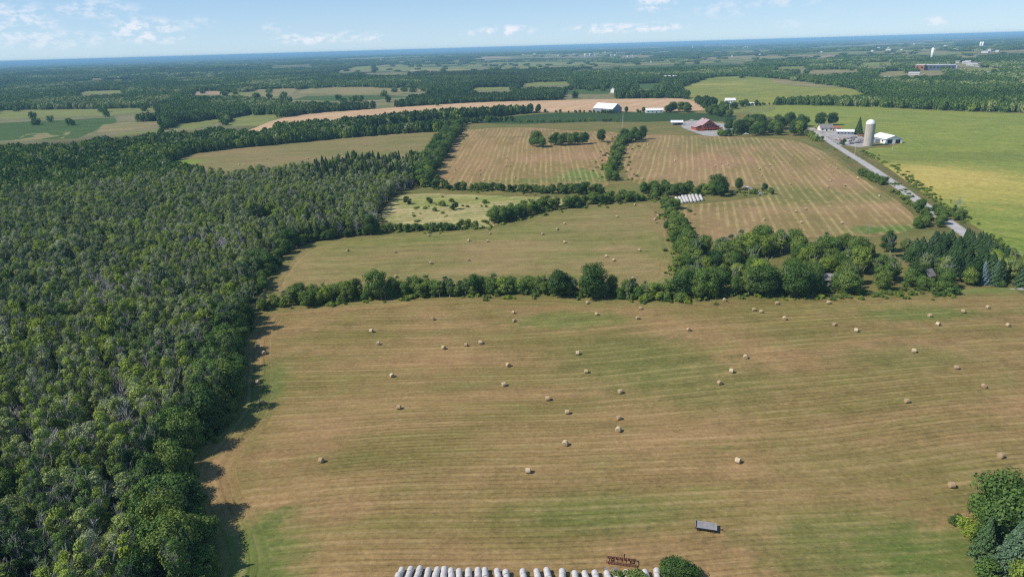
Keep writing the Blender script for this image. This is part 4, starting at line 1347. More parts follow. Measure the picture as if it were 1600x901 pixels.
BALES = [bale_mesh('bale_roll', .70, 1.2, m_straws[i], 40 + i) for i in range(3)]
ENDS = end_mesh('coiled_end', .70, 1.2, m_strawd)
BL = {
    'the front hay field': [(402.5, 540.5), (412, 551), (402, 596), (409, 627), (580, 516.5), (591, 536), (676, 497.5), (693, 542.5), (728, 538), (750.5, 534.5), (612.5, 586), (623, 635.5), (794, 569.5), (787, 600),
                            (802, 487.5), (803, 500), (917.5, 472), (932, 490), (1000.5, 481), (996, 496), (1076, 514.5), (1132, 468), (1178, 483), (1189, 486), (902.5, 551), (916, 579.5), (1165, 557), (1143, 579),
                            (1124.5, 597.5), (969, 611), (855.5, 622), (886, 643), (967, 651.5), (966, 670.5), (1214, 473), (1294.5, 472), (1226, 497), (1304, 506), (1338, 515.5), (1453, 492.5), (1505, 486), (1544, 479.5),
                            (1466, 506), (1575.5, 507.5), (1428, 547.5), (1494.5, 573.5), (1537.5, 602.5), (1417, 625.5), (501.5, 718), (825, 734.5), (883, 692), (1153, 718.6), (1487, 757), (1564, 711)],
    'the middle hay field': [(462.5, 386), (543, 390.5), (617.5, 393), (670, 367), (732.5, 375.5), (762, 376), (766, 364.5), (673, 410.5), (732, 405.5), (619, 432), (696, 433), (409, 442.5),
                             (882, 349), (871, 358), (848, 365), (882, 378), (964, 338), (992, 320), (1028, 337), (1023, 342.5), (999, 390.5), (947, 400), (959, 406), (1060, 374), (1069, 405), (989, 434.5)],
    'upper left striped field': [(707.5, 259.5), (711, 265), (750, 266), (750, 272.5), (756, 282), (792, 246), (790, 259.5), (797, 259), (821, 259), (804.5, 277), (833, 289), (880, 280), (907, 285.5), (889, 289),
                                 (944, 240.5), (950, 244), (937, 290)],
    'upper right striped field': [(999, 245.5), (1054.5, 251), (1117.5, 259.5), (1127, 255.5), (1137.5, 257.5), (1187, 264.5), (1190, 274), (1005, 279), (1012.5, 226), (1194, 342.5), (1210, 235.5), (1208, 244.5),
                                  (1239.5, 244), (1234, 253), (1203, 258), (1204, 266), (1280.5, 249.5), (1297, 259), (1307.5, 262.5), (1340, 278), (1297, 282.5), (1294, 292), (1320, 289.5), (1234.5, 287.5), (1374, 306),
                                  (1244, 330), (1259, 326), (1252, 347), (1315.5, 348)],
    'tan field beyond forest': [(374, 257), (382, 257.5), (534, 241), (590, 239), (542, 229), (572, 227), (641, 229.5), (417, 247.5), (482, 248)],
}
rb = random.Random(3)
for fld, pts in BL.items():
    L = sorted(pts, key=lambda p: -p[1])
    rows = max(1, round(len(L) / 9)); per = math.ceil(len(L) / rows)
    for r_ in range(rows):
        for i_, (px, py) in enumerate(sorted(L[r_ * per:(r_ + 1) * per])):
            p = at(px, py, .7)
            e = empty('hay_bale', (p.x, p.y, p.z + LEVEL(math.hypot(p.x, p.y), 2)), rb.uniform(-.7, .7) + (R(90) if rb.random() < .35 else 0))
            sc_ = rb.uniform(.84, 1.0)
            e.scale = (sc_, sc_, sc_ * .97)
            tag(e, f"round straw bale on {fld}, {ORD(i_ + 1)} from left in {ORD(r_ + 1)} row up", 'hay bale', 'round hay bales scattered over the cut fields')
            mesh_obj('bale_roll', BALES[rb.randrange(3)], e)
            for en in ENDS: mesh_obj('coiled_end', en, e)

# ------------------------------------------------------------------ wrapped bales
m_wrap, k = material('bale_wrap')
tcn = k.n('ShaderNodeTexCoord'); O = tcn.outputs['Object']
a_ = k.noise(O, 3, 4, .6); b_ = k.noise(k.vm('MULTIPLY', O, (16, 2, 2)), 1, 3, .6)
c_ = k.mix(k.ss(a_, .35, .7), (0.47, 0.44, 0.44), (0.62, 0.59, 0.58))
c_ = k.mix(k.ss(b_, .58, .75, 0, .5), c_, (0.34, 0.31, 0.30))
finish(k, c_, .45, .4, bump=b_, bs=.5)
WR_M = [bale_mesh('wrapped_bale', .62, 1.2, m_wrap, 60 + i, segs=20) for i in range(3)]
tops = [(604, 901, -.30), (622.5, 892, -.30)] + [(400 + a_ / 3.99, 675 + b_ / 3.99, s_) for a_, b_, s_ in [
    (905, 830, -.29), (962, 826, -.29), (1020, 824, -.30), (1072, 832, -.2), (1127, 830, -.2), (1174, 826, -.06), (1218, 836, -.04), (1268, 838, .0), (1323, 836, .0), (1382, 832, .0), (1430, 830, .05), (1505, 836, .1), (1560, 845, .1)]] + [
    (800 + a_ / 3.99, 675 + b_ / 3.99, s_) for a_, b_, s_ in [(68, 840, .08), (155, 840, .12), (216, 832, .3), (312, 840, .1), (390, 850, .1), (455, 850, .25), (517, 850, .3), (593, 852, .3), (648, 845, .3), (715, 845, .3), (830, 845, .3), (902, 838, .15)]]
for r_, (px, py, sl) in enumerate(tops):
    p0 = at(px, py + 8.5, .6); p1 = at(px + sl * 60, py + 62, .6)
    dr = Vector((p1.x - p0.x, p1.y - p0.y, 0)).normalized()
    for i_ in range(6 if py < 897 else 4):
        jx, jy = rb.uniform(-.07, .07), rb.uniform(-.04, .04)
        q = p0 + dr * (1.24 * i_ + jy) + Vector((-dr.y, dr.x, 0)) * jx
        o = mesh_obj('wrapped_bale', WR_M[rb.randrange(3)], None, (q.x, q.y, float(hgt(q.x, q.y)) + LEVEL(110, 2)))
        o.rotation_euler = (0, 0, math.atan2(dr.y, dr.x) + rb.uniform(-.07, .07))
        s_ = rb.uniform(.93, 1.06); o.scale = (1, s_, s_)
        tag(o, f"white plastic wrapped bale, {ORD(i_ + 1)} down in {ORD(r_ + 1)} row from left at bottom edge", 'wrapped bale', 'white wrapped bales lined up along the bottom edge')

def tube_row(px0, py0, px1, py1, idx):
    a_, b_ = at(px0, py0, .7), at(px1, py1, .7)
    L = (b_ - a_).length
    bm = bmesh.new(); n_ = max(6, int(L / 1.3)); prev = None
    rnd = random.Random(idx)
    xs_ = []
    for i in range(n_):
        xs_ += [(i * L / n_, .62), (i * L / n_ + .12, .80), ((i + .5) * L / n_, .84 + rnd.uniform(-.03, .04)), ((i + 1) * L / n_ - .12, .80)]
    xs_.append((L, .55))
    for (x, rr) in xs_:
        rg = [bm.verts.new((x, rr * 1.15 * math.cos(2 * math.pi * q / 14), max(0, rr * math.sin(2 * math.pi * q / 14) + .8))) for q in range(14)]
        if prev:
            for q in range(14): bm.faces.new((prev[q], prev[(q + 1) % 14], rg[(q + 1) % 14], rg[q]))
        else: bm.faces.new(rg[::-1])
        prev = rg
    bm.faces.new(prev)
    o = mesh_obj('wrapped_bale_tube', bm_mesh('wrapped_bale_tube', bm, m_wrap, True), None, (a_.x, a_.y, float(hgt(a_.x, a_.y)) + .1))
    o.rotation_euler = (0, 0, math.atan2((b_ - a_).y, (b_ - a_).x))
    tag(o, f"long white wrapped bale tube beside the striped field, {ORD(idx)} of eight from left", 'bale tube', 'white wrapped bale tubes in the upper field')
TB = [((160, 290), (200, 350)), ((215, 285), (262, 365)), ((262, 265), (312, 358)), ((312, 265), (352, 354)), ((370, 255), (405, 352)), ((418, 250), (462, 348)), ((475, 245), (516, 336)), ((530, 245), (572, 326))]
for i_, (a_, b_) in enumerate(TB):
    tube_row(1040 + a_[0] / 10, 280 + a_[1] / 10, 1040 + b_[0] / 10, 280 + b_[1] / 10, i_ + 1)

# ------------------------------------------------------------------ buildings
m_white = simple('white_paint', (0.78, 0.78, 0.77), .6, .05, .3)
m_offwhite = simple('weathered_white', (0.50, 0.50, 0.50), .7, .1, .3)
m_offroof = stripes_mat('weathered_pale_roof', (0.46, 0.46, 0.47), 1.0, .08, 0, .5, .8)
m_whiteroof = stripes_mat('white_sheet_roof', (0.80, 0.80, 0.80), 1.0, .08, 0, .45, .8)
m_galv = stripes_mat('galvanised_siding', (0.26, 0.30, 0.36), .9, .08, 0, .5, .8)
m_greyroof = stripes_mat('grey_shingles', (0.24, 0.22, 0.22), .4, .06, 1, .8, .7)
m_pinkroof = stripes_mat('weathered_red_roof', (0.42, 0.30, 0.31), .8, .08, 0, .6, .75)
m_redlog = stripes_mat('red_logs', (0.46, 0.105, 0.05), .35, .07, 2, .75, .55)
m_brick = stripes_mat('brick', (0.36, 0.15, 0.095), .25, .04, 2, .85, .7)
m_darkglass = simple('dark_glass', (0.02, 0.025, 0.03), .15, .1, 1, spec=.6)
m_dark = simple('dark_opening', (0.025, 0.025, 0.03), .9, .2, 1)
m_blueroof = stripes_mat('blue_grey_roof', (0.10, 0.12, 0.17), .5, .06, 1, .7, .8)
m_deck = stripes_mat('weathered_deck', (0.30, 0.29, 0.30), .28, .03, 0, .85, .5)
m_rust = simple('rusty_steel', (0.20, 0.10, 0.06), .8, .4, 3)
m_conc, k = material('silo_concrete')
tcn = k.n('ShaderNodeTexCoord'); O = tcn.outputs['Object']
zz = k.sep(O)[2]
ln_ = k.m('LESS_THAN', k.m('FRACT', k.m('DIVIDE', zz, .75)), .1)
nn_ = k.noise(k.vm('MULTIPLY', O, (1, 1, .15)), .8, 4, .6)
c_ = k.mix(k.ss(nn_, .35, .65), (0.40, 0.36, 0.32), (0.52, 0.49, 0.46))
c_ = k.mix(k.m('MULTIPLY', ln_, .5), c_, (0.26, 0.24, 0.22))
finish(k, c_, .9, .15)


def face_rot(p, r=0.0):
    return -math.atan2(p.x, p.y) + R(r)


def gable_body(w_, d_, h, hr, mat, x0=0, y0=0, name='wall'):
    """walls with gables, ridge along x"""
    bm = bmesh.new()
    a_ = [(-w_ / 2, -d_ / 2, -.5), (w_ / 2, -d_ / 2, -.5), (w_ / 2, d_ / 2, -.5), (-w_ / 2, d_ / 2, -.5), (-w_ / 2, -d_ / 2, h), (w_ / 2, -d_ / 2, h), (w_ / 2, d_ / 2, h), (-w_ / 2, d_ / 2, h), (-w_ / 2, 0, h + hr), (w_ / 2, 0, h + hr)]
    v = [bm.verts.new((x + x0, y + y0, z)) for x, y, z in a_]
    for f in ((0, 3, 2, 1), (0, 1, 5, 4), (2, 3, 7, 6), (1, 2, 6, 9, 5), (3, 0, 4, 8, 7)):
        bm.faces.new([v[i] for i in f])
    return bm_mesh(name, bm, mat)


def gable_roof(w_, d_, h, hr, mat, ov=.6, th_=.25, x0=0, y0=0):
    bm = bmesh.new()
    W2, D2 = w_ / 2 + ov, d_ / 2
    sl = hr / D2
    for s in (-1, 1):
        e = D2 + ov
        pts = [(-W2, s * e, h - ov * sl + .05), (W2, s * e, h - ov * sl + .05), (W2, 0, h + hr + .05), (-W2, 0, h + hr + .05)]
        lo = [bm.verts.new((x + x0, y + y0, z)) for x, y, z in pts]
        hi = [bm.verts.new((x + x0, y + y0, z + th_)) for x, y, z in pts]
        bm.faces.new(lo); bm.faces.new(hi)
        for i in range(4): bm.faces.new((lo[i], lo[(i + 1) % 4], hi[(i + 1) % 4], hi[i]))
    return bm_mesh('roof', bm, mat)


def panel(parent, name, mat, x0, x1, z0, z1, y, side='y', t=.06):
    bm = bmesh.new()
    if side == 'y': box(bm, x0, x1, y - t, y + t, z0, z1)
    else: box(bm, y - t, y + t, x0, x1, z0, z1)
    return mesh_obj(name, bm_mesh(name, bm, mat), parent)


def building(name, label, cat, px, py, w_, d_, h, hr, wall, roof, rot=0, wins=4, door=True, chimney=False, group=None, storeys=1, open_front=False):
    p = at(px, py)
    e = empty(name, (p.x, p.y, p.z + LEVEL(math.hypot(p.x, p.y), 3)), face_rot(p, rot))
    tag(e, label, cat, group)
    mesh_obj('wall', gable_body(w_, d_, h, hr, wall), e)
    rf = mesh_obj('roof', gable_roof(w_, d_, h, hr, roof), e)
    y = -d_ / 2
    for s_ in range(storeys):
        zb = 1.0 + s_ * 2.8
        for i in range(wins):
            x = -w_ / 2 + (i + .5) * w_ / wins
            if door and s_ == 0 and i == wins // 2: continue
            wd = min(1.6, w_ / wins * .45)
            wn_ = panel(e, 'window', m_white, x - wd / 2 - .12, x + wd / 2 + .12, zb - .12, zb + 1.42, y - .03)
            panel(wn_, 'pane', m_darkglass, x - wd / 2, x + wd / 2, zb, zb + 1.3, y - .09)
    if door:
        x = -w_ / 2 + (wins // 2 + .5) * w_ / max(1, wins)
        panel(e, 'door', m_dark, x - .6, x + .6, 0, 2.15, y - .05)
    if chimney:
        bm = bmesh.new(); box(bm, w_ * .15, w_ * .15 + .9, -.4, .5, h, h + hr + 1.2)
        mesh_obj('chimney', bm_mesh('chimney', bm, m_brick), rf)
    return e


# red log lodge: big front gable, lower wings under lean roofs, deck all round
p = at(1102, 202.5)
lodge = empty('red_lodge', (p.x, p.y, p.z + .3), face_rot(p, 24))
tag(lodge, 'large red log farmhouse with a pinkish roof, big front gable and raised deck', 'farmhouse')
mesh_obj('wall', (lambda m_: (m_.transform(Matrix.Rotation(R(90), 4, 'Z')), m_)[1])(gable_body(17, 15, 6.3, 5.2, m_redlog)), lodge)
rf = gable_roof(19, 15, 6.3, 5.2, m_pinkroof, 1.0, .3); rf.transform(Matrix.Rotation(R(90), 4, 'Z')); rf = mesh_obj('roof', rf, lodge)
bm = bmesh.new(); box(bm, -1.2, .2, 2, 3.2, 9, 13.2); mesh_obj('chimney', bm_mesh('chimney', bm, m_brick), rf)
for s in (-1, 1):
    bm = bmesh.new()
    x0, x1 = sorted((s * 7.5, s * 14.0))
    box(bm, x0 + (.01 if s > 0 else 0), x1 - (.01 if s < 0 else 0), -6.5, 7.5, -.5, 3.6)
    wg = mesh_obj('wing', bm_mesh('wing', bm, m_redlog), lodge)
    bm = bmesh.new()
    q = [(s * 7.55, -7.4, 5.9), (s * 15.2, -7.4, 3.5), (s * 15.2, 8.3, 3.5), (s * 7.55, 8.3, 5.9)]
    lo = [bm.verts.new(v) for v in q]; hi = [bm.verts.new((a_, b_, c_ + .25)) for a_, b_, c_ in q]
    bm.faces.new(lo); bm.faces.new(hi)
    for i in range(4): bm.faces.new((lo[i], lo[(i + 1) % 4], hi[(i + 1) % 4], hi[i]))
    mesh_obj('wing_roof', bm_mesh('wing_roof', bm, m_pinkroof), lodge)
    for i in range(2):
        xw = s * (9.3 + i * 2.9)
        wn_ = panel(lodge, 'window', m_white, xw - .9, xw + .9, 1.0, 2.7, -6.56)
        panel(wn_, 'pane', m_darkglass, xw - .75, xw + .75, 1.15, 2.55, -6.64)
for (xw, zw, ww, hw) in [(-5, 1.0, 1.5, 1.8), (-2.2, 1.0, 1.5, 1.8), (2.2, 1.0, 1.5, 1.8), (5, 1.0, 1.5, 1.8), (-4.2, 4.6, 1.3, 1.7), (-1.4, 4.6, 2.2, 2.6), (1.6, 4.6, 2.2, 2.6), (4.2, 4.6, 1.3, 1.7), (0, 8.3, 2.0, 1.2)]:
    wn_ = panel(lodge, 'window', m_white, xw - ww / 2 - .12, xw + ww / 2 + .12, zw - .12, zw + hw + .12, -8.56)
    panel(wn_, 'pane', m_darkglass, xw - ww / 2, xw + ww / 2, zw, zw + hw, -8.64)
panel(lodge, 'door', m_dark, -.55, .55, .3, 2.5, -8.6)
bm = bmesh.new(); box(bm, -15, 15, -12.6, -8.8, 1.6, 1.9); box(bm, -15, 15, -12.55, -12.45, 2.75, 2.87); box(bm, -15, 15, -12.5, -12.42, 1.9, 2.7)
for i in range(11): box(bm, -14.9 + i * 2.98 - .12, -14.9 + i * 2.98 + .12, -12.62, -12.38, -.4, 2.75)
mesh_obj('deck', bm_mesh('deck', bm, m_redlog), lodge)

building('grey_barn', 'long barn with white roof and blue grey gable end in front of grain field', 'barn', 949, 175, 38, 20, 5.5, 6.5, m_galv, m_whiteroof, -42, 0, False)
building('white_shed', 'low white building with pale roof beside dark trees at the grain field', 'shed', 1022, 176, 24, 10, 3.2, 2.4, m_white, m_whiteroof, 8, 4)
# open carport with dark interior
p = at(1057.5, 195)
cp_ = empty('carport', (p.x, p.y, p.z + .2), face_rot(p, 0)); tag(cp_, 'open shelter with flat white roof on posts left of the red lodge', 'carport')
bm = bmesh.new(); box(bm, -7.5, 7.5, -4, 4, 3.6, 3.9); bmesh.ops.rotate(bm, verts=bm.verts, cent=(0, 0, 3.7), matrix=Matrix.Rotation(R(14), 3, 'X')); mesh_obj('roof', bm_mesh('roof', bm, m_whiteroof), cp_)
bm = bmesh.new(); box(bm, -7.3, 7.3, 3.6, 3.8, -.3, 4.2); mesh_obj('back_wall', bm_mesh('back_wall', bm, m_galv), cp_)
for xx in (-7.2, -2.4, 2.4, 7.2):
    bm = bmesh.new(); box(bm, xx - .12, xx + .12, -3.6, -3.36, -.3, 2.85); mesh_obj('post', bm_mesh('post', bm, m_dark), cp_)
# vehicles: pickup truck shape reused
m_carp = {c: simple('car_' + c, v, .3, .03, 1, spec=.6) for c, v in dict(blue=(.03, .05, .12), white=(.75, .75, .76), black=(.02, .02, .022), red=(.3, .03, .02)).items()}
m_tyre = simple('tyre', (.02, .02, .02), .9)
def vehicle(px, py, col, label, rot, pickup=True):
    p = at(px, py)
    e = empty('pickup_truck' if pickup else 'parked_car', (p.x, p.y, p.z + LEVEL(math.hypot(p.x, p.y), 4)), face_rot(p, rot))
    tag(e, label, 'pickup truck' if pickup else 'car')
    bm = bmesh.new(); box(bm, -2.6, 2.6, -.95, .95, .45, 1.1)
    bmesh.ops.bevel(bm, geom=bm.edges[:], offset=.12, segments=2, affect='EDGES')
    mesh_obj('body', bm_mesh('body', bm, m_carp[col]), e)
    bm = bmesh.new(); x1 = .7 if pickup else 1.9
    v = box(bm, -1.4, x1, -.85, .85, 1.08, 1.8)
    for q in v[4:]: q.co.x = q.co.x * .72; q.co.y *= .85
    cb = mesh_obj('cab', bm_mesh('cab', bm, m_carp[col]), e)
    bm = bmesh.new(); v = box(bm, -1.2, x1 - .2, -.84, .84, 1.22, 1.66)
    for q in v: q.co.y *= 1.02
    for q in v[4:]: q.co.x *= .8; q.co.y *= .9
    mesh_obj('window', bm_mesh('window', bm, m_darkglass), cb)
    for x in (-1.7, 1.7):
        for y in (-.88, .88):
            bm = bmesh.new(); tube(bm, (x, y - .13, .38), (x, y + .13, .38), .38, .38, 14)
            mesh_obj('wheel', bm_mesh('wheel', bm, m_tyre), e)
vehicle(1055, 195.5, 'blue', 'dark blue pickup parked under the white roofed shelter', 8)
vehicle(1062, 194.5, 'black', 'black car parked at right end of the white roofed shelter', 30, False)
vehicle(1081, 189.5, 'white', 'white car parked in the yard behind the red lodge', 15, False)
vehicle(1166, 211, 'white', 'white pickup parked among trees right of the red lodge', 10)
vehicle(1129, 206, 'black', 'black car in the shade right of the red lodge deck', 70, False)
vehicle(1112, 210, 'white', 'white car on the gravel in front of the red lodge deck', -10, False) if False else None

building('white_house', 'two storey white house beyond the red lodge by the far lawn', 'house', 1140, 163, 15, 9, 6.0, 3.0, m_white, m_whiteroof, 10, 4, True, True, storeys=2)
building('white_shed', 'long low white shed right of the two storey white house', 'shed', 1169, 165, 20, 8, 2.8, 1.3, m_white, m_whiteroof, 0, 3)
building('white_barn', 'white barn among trees at the left end of the far yellow green field', 'barn', 1047, 126, 34, 18, 7, 5, m_white, m_whiteroof, 15, 4)
building('dark_roofed_house', 'house with dark blue grey roof behind the grain field', 'house', 998, 149, 20, 12, 3.6, 4.0, m_white, m_blueroof, 0, 4, True, True)
building('small_white_shed', 'small white shed among the trees left of dark roofed house', 'shed', 958, 145, 7, 8, 5.5, 3.5, m_white, m_whiteroof, 60, 2)
building('white_cottage', 'white cottage with pale roof half hidden by trees right of red lodge', 'house', 1165, 203, 14, 8, 3.2, 2.6, m_white, m_whiteroof, -20, 3)
b_ = building('brick_house', 'brick farmhouse with grey roof beside the dark trees near the silo', 'house', 1289, 204, 13, 11, 3.2, 3.2, m_white, m_greyroof, 18, 3)
mesh_obj('brick_wing', (lambda m_: (m_.transform(Matrix.Translation((10.4, -1.6, 0))), m_)[1])(gable_body(8.0, 9, 2.9, 1.8, m_brick)), b_)
rr2 = gable_roof(8.4, 9, 2.9, 1.8, m_brick, .4, .2); rr2.transform(Matrix.Translation((10.6, -1.6, 0))); mesh_obj('wing_roof', rr2, b_)
panel(b_, 'garage_door', m_white, 7.6, 10.2, 0, 2.2, -6.16)
wn_ = panel(b_, 'window', m_white, 11.2, 13, .9, 2.2, -6.16); panel(wn_, 'pane', m_darkglass, 11.35, 12.85, 1.05, 2.05, -6.24)
building('long_shed', 'long shed with pale roof and grey wall between brick house and silo', 'shed', 1320, 210, 16, 7, 3.0, 1.6, m_galv, m_whiteroof, 4, 5, False)
# barn by the silo: gable wall towards the camera with two black doorways
p = at(1385, 222)
e = empty('white_barn', (p.x, p.y, p.z + .25), face_rot(p, -60)); tag(e, 'white barn with two black doorways right of the tall silo', 'barn')
mesh_obj('wall', gable_body(25, 16, 4.2, 3.0, m_white), e)
mesh_obj('roof', gable_roof(25, 16, 4.2, 3.0, m_whiteroof, .8, .25), e)
for y0 in (-6.2, 1.4):
    panel(e, 'door', m_dark, y0, y0 + 4.4, .1, 3.6, 12.56, 'x')
for x in (-9, -4, 1, 6):
    panel(e, 'window', m_dark, x, x + 2.2, 1.4, 2.8, -8.05)
mesh_obj('lean_to', (lambda m_: (m_.transform(Matrix.Translation((-4, -10.2, 0))), m_)[1])(gable_body(14, 4.2, 2.6, .9, m_galv)), e)
# silo
p = at(1355.5, 228)
e = empty('concrete_silo', (p.x, p.y, p.z), 0); tag(e, 'tall grey concrete silo with domed cap beside the white barn', 'silo')
bm = bmesh.new(); tube(bm, (0, 0, -.5), (0, 0, 20.0), 3.9, 3.9, 36); mesh_obj('staves', bm_mesh('staves', bm, m_conc, False), e)
bm = bmesh.new(); bmesh.ops.create_uvsphere(bm, u_segments=32, v_segments=16, radius=4.05)
bmesh.ops.delete(bm, geom=[v for v in bm.verts if v.co.z < -.01], context='VERTS')
bmesh.ops.translate(bm, verts=bm.verts, vec=(0, 0, 20.0)); mesh_obj('dome', bm_mesh('dome', bm, m_white, True), e)
bm = bmesh.new(); box(bm, 3.2, 4.5, -1.0, .2, 0, 20.5); mesh_obj('chute', bm_mesh('chute', bm, m_conc), e)
# farmyard scrap: each piece a thing of its own
m_scrap = [simple('scrap_%d' % i, c, .7, .3, 2) for i, c in enumerate([(.45, .45, .47), (.22, .2, .2), (.5, .47, .42), (.12, .13, .16), (.3, .12, .08)])]
rs = random.Random(9)
kinds_sc = ['cattle_panel', 'old_wagon', 'feed_bunk', 'timber_heap', 'metal_tank']
SCR = []
for i in range(26):
    px, py = rs.uniform(1307, 1347), rs.uniform(213, 226)
    p = at(px, py); kd = kinds_sc[i % 5]
    z = p.z + LEVEL(math.hypot(p.x, p.y), 3)
    bm = bmesh.new()
    if kd == 'cattle_panel':
        for q in range(5): box(bm, -3, 3, -.05, .05, .25 + q * .3, .33 + q * .3)
        for q in range(4): box(bm, -3 + q * 2 - .05, -3 + q * 2 + .05, -.08, .08, 0, 1.6)
    elif kd == 'old_wagon':
        box(bm, -2.5, 2.5, -1.1, 1.1, .8, 1.0); box(bm, -2.5, 2.5, -1.1, -1.0, 1.0, 1.5); box(bm, -2.5, 2.5, 1.0, 1.1, 1.0, 1.5)
        for x in (-1.8, 1.8):
            for y in (-1.25, 1.25): tube(bm, (x, y - .1, .45), (x, y + .1, .45), .45, .45, 10)
    elif kd == 'feed_bunk':
        box(bm, -3, 3, -.5, .5, .4, .5); box(bm, -3, 3, -.6, -.5, .4, 1.0); box(bm, -3, 3, .5, .6, .4, 1.0)
        for x in (-2.6, 0, 2.6): box(bm, x - .08, x + .08, -.4, .4, 0, .4)
    elif kd == 'timber_heap':
        for q in range(9):
            a0 = rs.uniform(-.4, .4); c0 = Vector((rs.uniform(-.4, .4), rs.uniform(-.8, .8), .15 + q * .12)); dv = Vector((math.cos(a0), math.sin(a0), rs.uniform(-.05, .05))) * 2
            tube(bm, c0 - dv, c0 + dv, .12, .1, 6)
    else:
        tube(bm, (-1.6, 0, .9), (1.6, 0, .9), .8, .8, 16)
        for x in (-1.2, 1.2): box(bm, x - .1, x + .1, -.6, .6, 0, .35)
    o = mesh_obj(kd, bm_mesh(kd, bm, m_scrap[rs.randrange(5)]), None, (p.x, p.y, z)); o.rotation_euler = (0, 0, rs.uniform(0, 3.1)); o.scale = (1.2,) * 3
    tag(o, 'x', kd.replace('_', ' '), 'scrap in the yard left of the silo'); SCR.append((kd, px, o))
for kd in kinds_sc:
    for i, (_, _, o) in enumerate(sorted((q for q in SCR if q[0] == kd), key=lambda q: q[1])):
        o['label'] = f"{ORD(i + 1)} {kd.replace('_', ' ')} from left in the cluttered yard left of the silo"
# log and rubble pile near the hedge end
for i in range(14):
    px, py = 1164 + i * 2 + rs.uniform(-.6, .6), 0
    py = 293 + (px - 1164) * .38 + rs.uniform(-2.5, 2.5)
    p = at(px, py); bm = bmesh.new()
    for q in range(7):
        a0 = rs.uniform(0, 3.14); c0 = Vector((rs.uniform(-1, 1), rs.uniform(-1, 1), rs.uniform(.2, .9))); dv = Vector((math.cos(a0), math.sin(a0), rs.uniform(-.2, .2))) * rs.uniform(1, 2)
        tube(bm, c0 - dv, c0 + dv, .16, .12, 6)
    o = mesh_obj('brush_pile', bm_mesh('brush_pile', bm, m_scrap[(0, 2, 2)[i % 3]]), None, p)
    tag(o, f'pale heap of cut logs right of white bale tubes, {ORD(i + 1)} from left', 'brush pile', 'brush piles right of the white bale tubes')
# houses in the grove
building('grey_roofed_cottage', 'cottage with grey roof hidden in the grove behind the front hedgerow', 'house', 1295, 446, 6.5, 4.5, 3.2, 1.5, m_deck, m_greyroof, 8, 2, True)
building('dark_shed', 'dark blue shed with pale roof edge at the right side of the grove', 'shed', 1447, 441, 3.4, 3.6, 3.4, 1.8, m_dark, m_greyroof, 60, 0, False)

# utility poles
m_pole = simple('pole_wood', (0.50, 0.47, 0.42), .9, .15, 2)
for (px, py, h, lab, hid) in [(973, 199, 16, 'pale utility pole standing between the bean strip and striped field', 0), (1139, 178, 13, 'pale utility pole near the two storey white house', 0),
                              (1335, 246, 11, 'thin utility pole beside the gravel road near the silo', 1), (1394, 236, 11, 'thin utility pole at the corner of the soybean field', 1), (1012, 175, 12, 'utility pole left of the low white building at the grain field', 0)]:
    p = at(px, py); e = empty('utility_pole', p, rs.uniform(-.4, .4)); tag(e, lab, 'utility pole', 'wooden utility poles')
    r0_ = .17 if hid else .3
    bm = bmesh.new(); tube(bm, (0, 0, -.5), (0, 0, h), r0_, r0_ * .7, 8); mesh_obj('pole', bm_mesh('pole', bm, m_pole), e)
    bm = bmesh.new(); box(bm, -1.2, 1.2, -.08, .08, h - .9, h - .7); mesh_obj('crossarm', bm_mesh('crossarm', bm, m_pole), e)

# far settlement
p = at(1455, 95)
e = empty('water_tower', (p.x, p.y, p.z), 0); tag(e, 'white standpipe water tower rising above the far woods', 'water tower')
bm = bmesh.new(); tube(bm, (0, 0, 0), (0, 0, 46), 4.4, 5.0, 28); mesh_obj('tank', bm_mesh('tank', bm, m_white, True), e)
bm = bmesh.new(); tube(bm, (0, 0, 46), (0, 0, 48), 5.0, 2.0, 28); mesh_obj('cap', bm_mesh('cap', bm, m_white, True), e)
def block(px, py, w_, d_, h, wall, roof, label, name, cat, rot=0, group=None):
    p = at(px, py); e = empty(name, (p.x, p.y, p.z), face_rot(p, rot)); tag(e, label, cat, group)
    bm = bmesh.new(); box(bm, -w_ / 2, w_ / 2, -d_ / 2, d_ / 2, -1, h); mesh_obj('wall', bm_mesh('wall', bm, wall), e)
    bm = bmesh.new(); box(bm, -w_ / 2 - .5, w_ / 2 + .5, -d_ / 2 - .5, d_ / 2 + .5, h + .002, h + .8); mesh_obj('roof', bm_mesh('roof', bm, roof), e)
    nw = int(w_ / 9)
    for i in range(nw):
        x = -w_ / 2 + (i + .5) * w_ / nw
        panel(e, 'window', m_darkglass, x - 2.4, x + 2.4, h * .35, h * .7, -d_ / 2 - .08)
    return e
block(1438, 110, 22, 30, 15, m_brick, m_whiteroof, 'brick block at the left end of the far school', 'school_block', 'school', -10)
block(1463, 109.5, 90, 26, 14, m_blueroof, m_whiteroof, 'long dark blue school building below the water tower', 'school_building', 'school', -4)
rt2 = random.Random(21)
lab_i = 0
for (cx, cy, n_, sx, sy, nmx) in [(1508, 103, 16, 24, 5, 'right of the far school'), (1210, 76, 0, 0, 0, '')]:
    pts = sorted([(cx + rt2.uniform(-sx, sx), cy + rt2.uniform(-sy, sy)) for _ in range(n_)])
    for i_, (px, py) in enumerate(pts):
        building('far_house', f"small white far house {nmx}, {ORD(i_ + 1)} from left", 'house', px, py, rt2.uniform(12, 20), 9, rt2.uniform(3, 5), 2.5, m_offwhite, rt2.choice([m_offroof, m_greyroof, m_greyroof]), rt2.uniform(-30, 30), 2, False, group='far white houses beside the school')
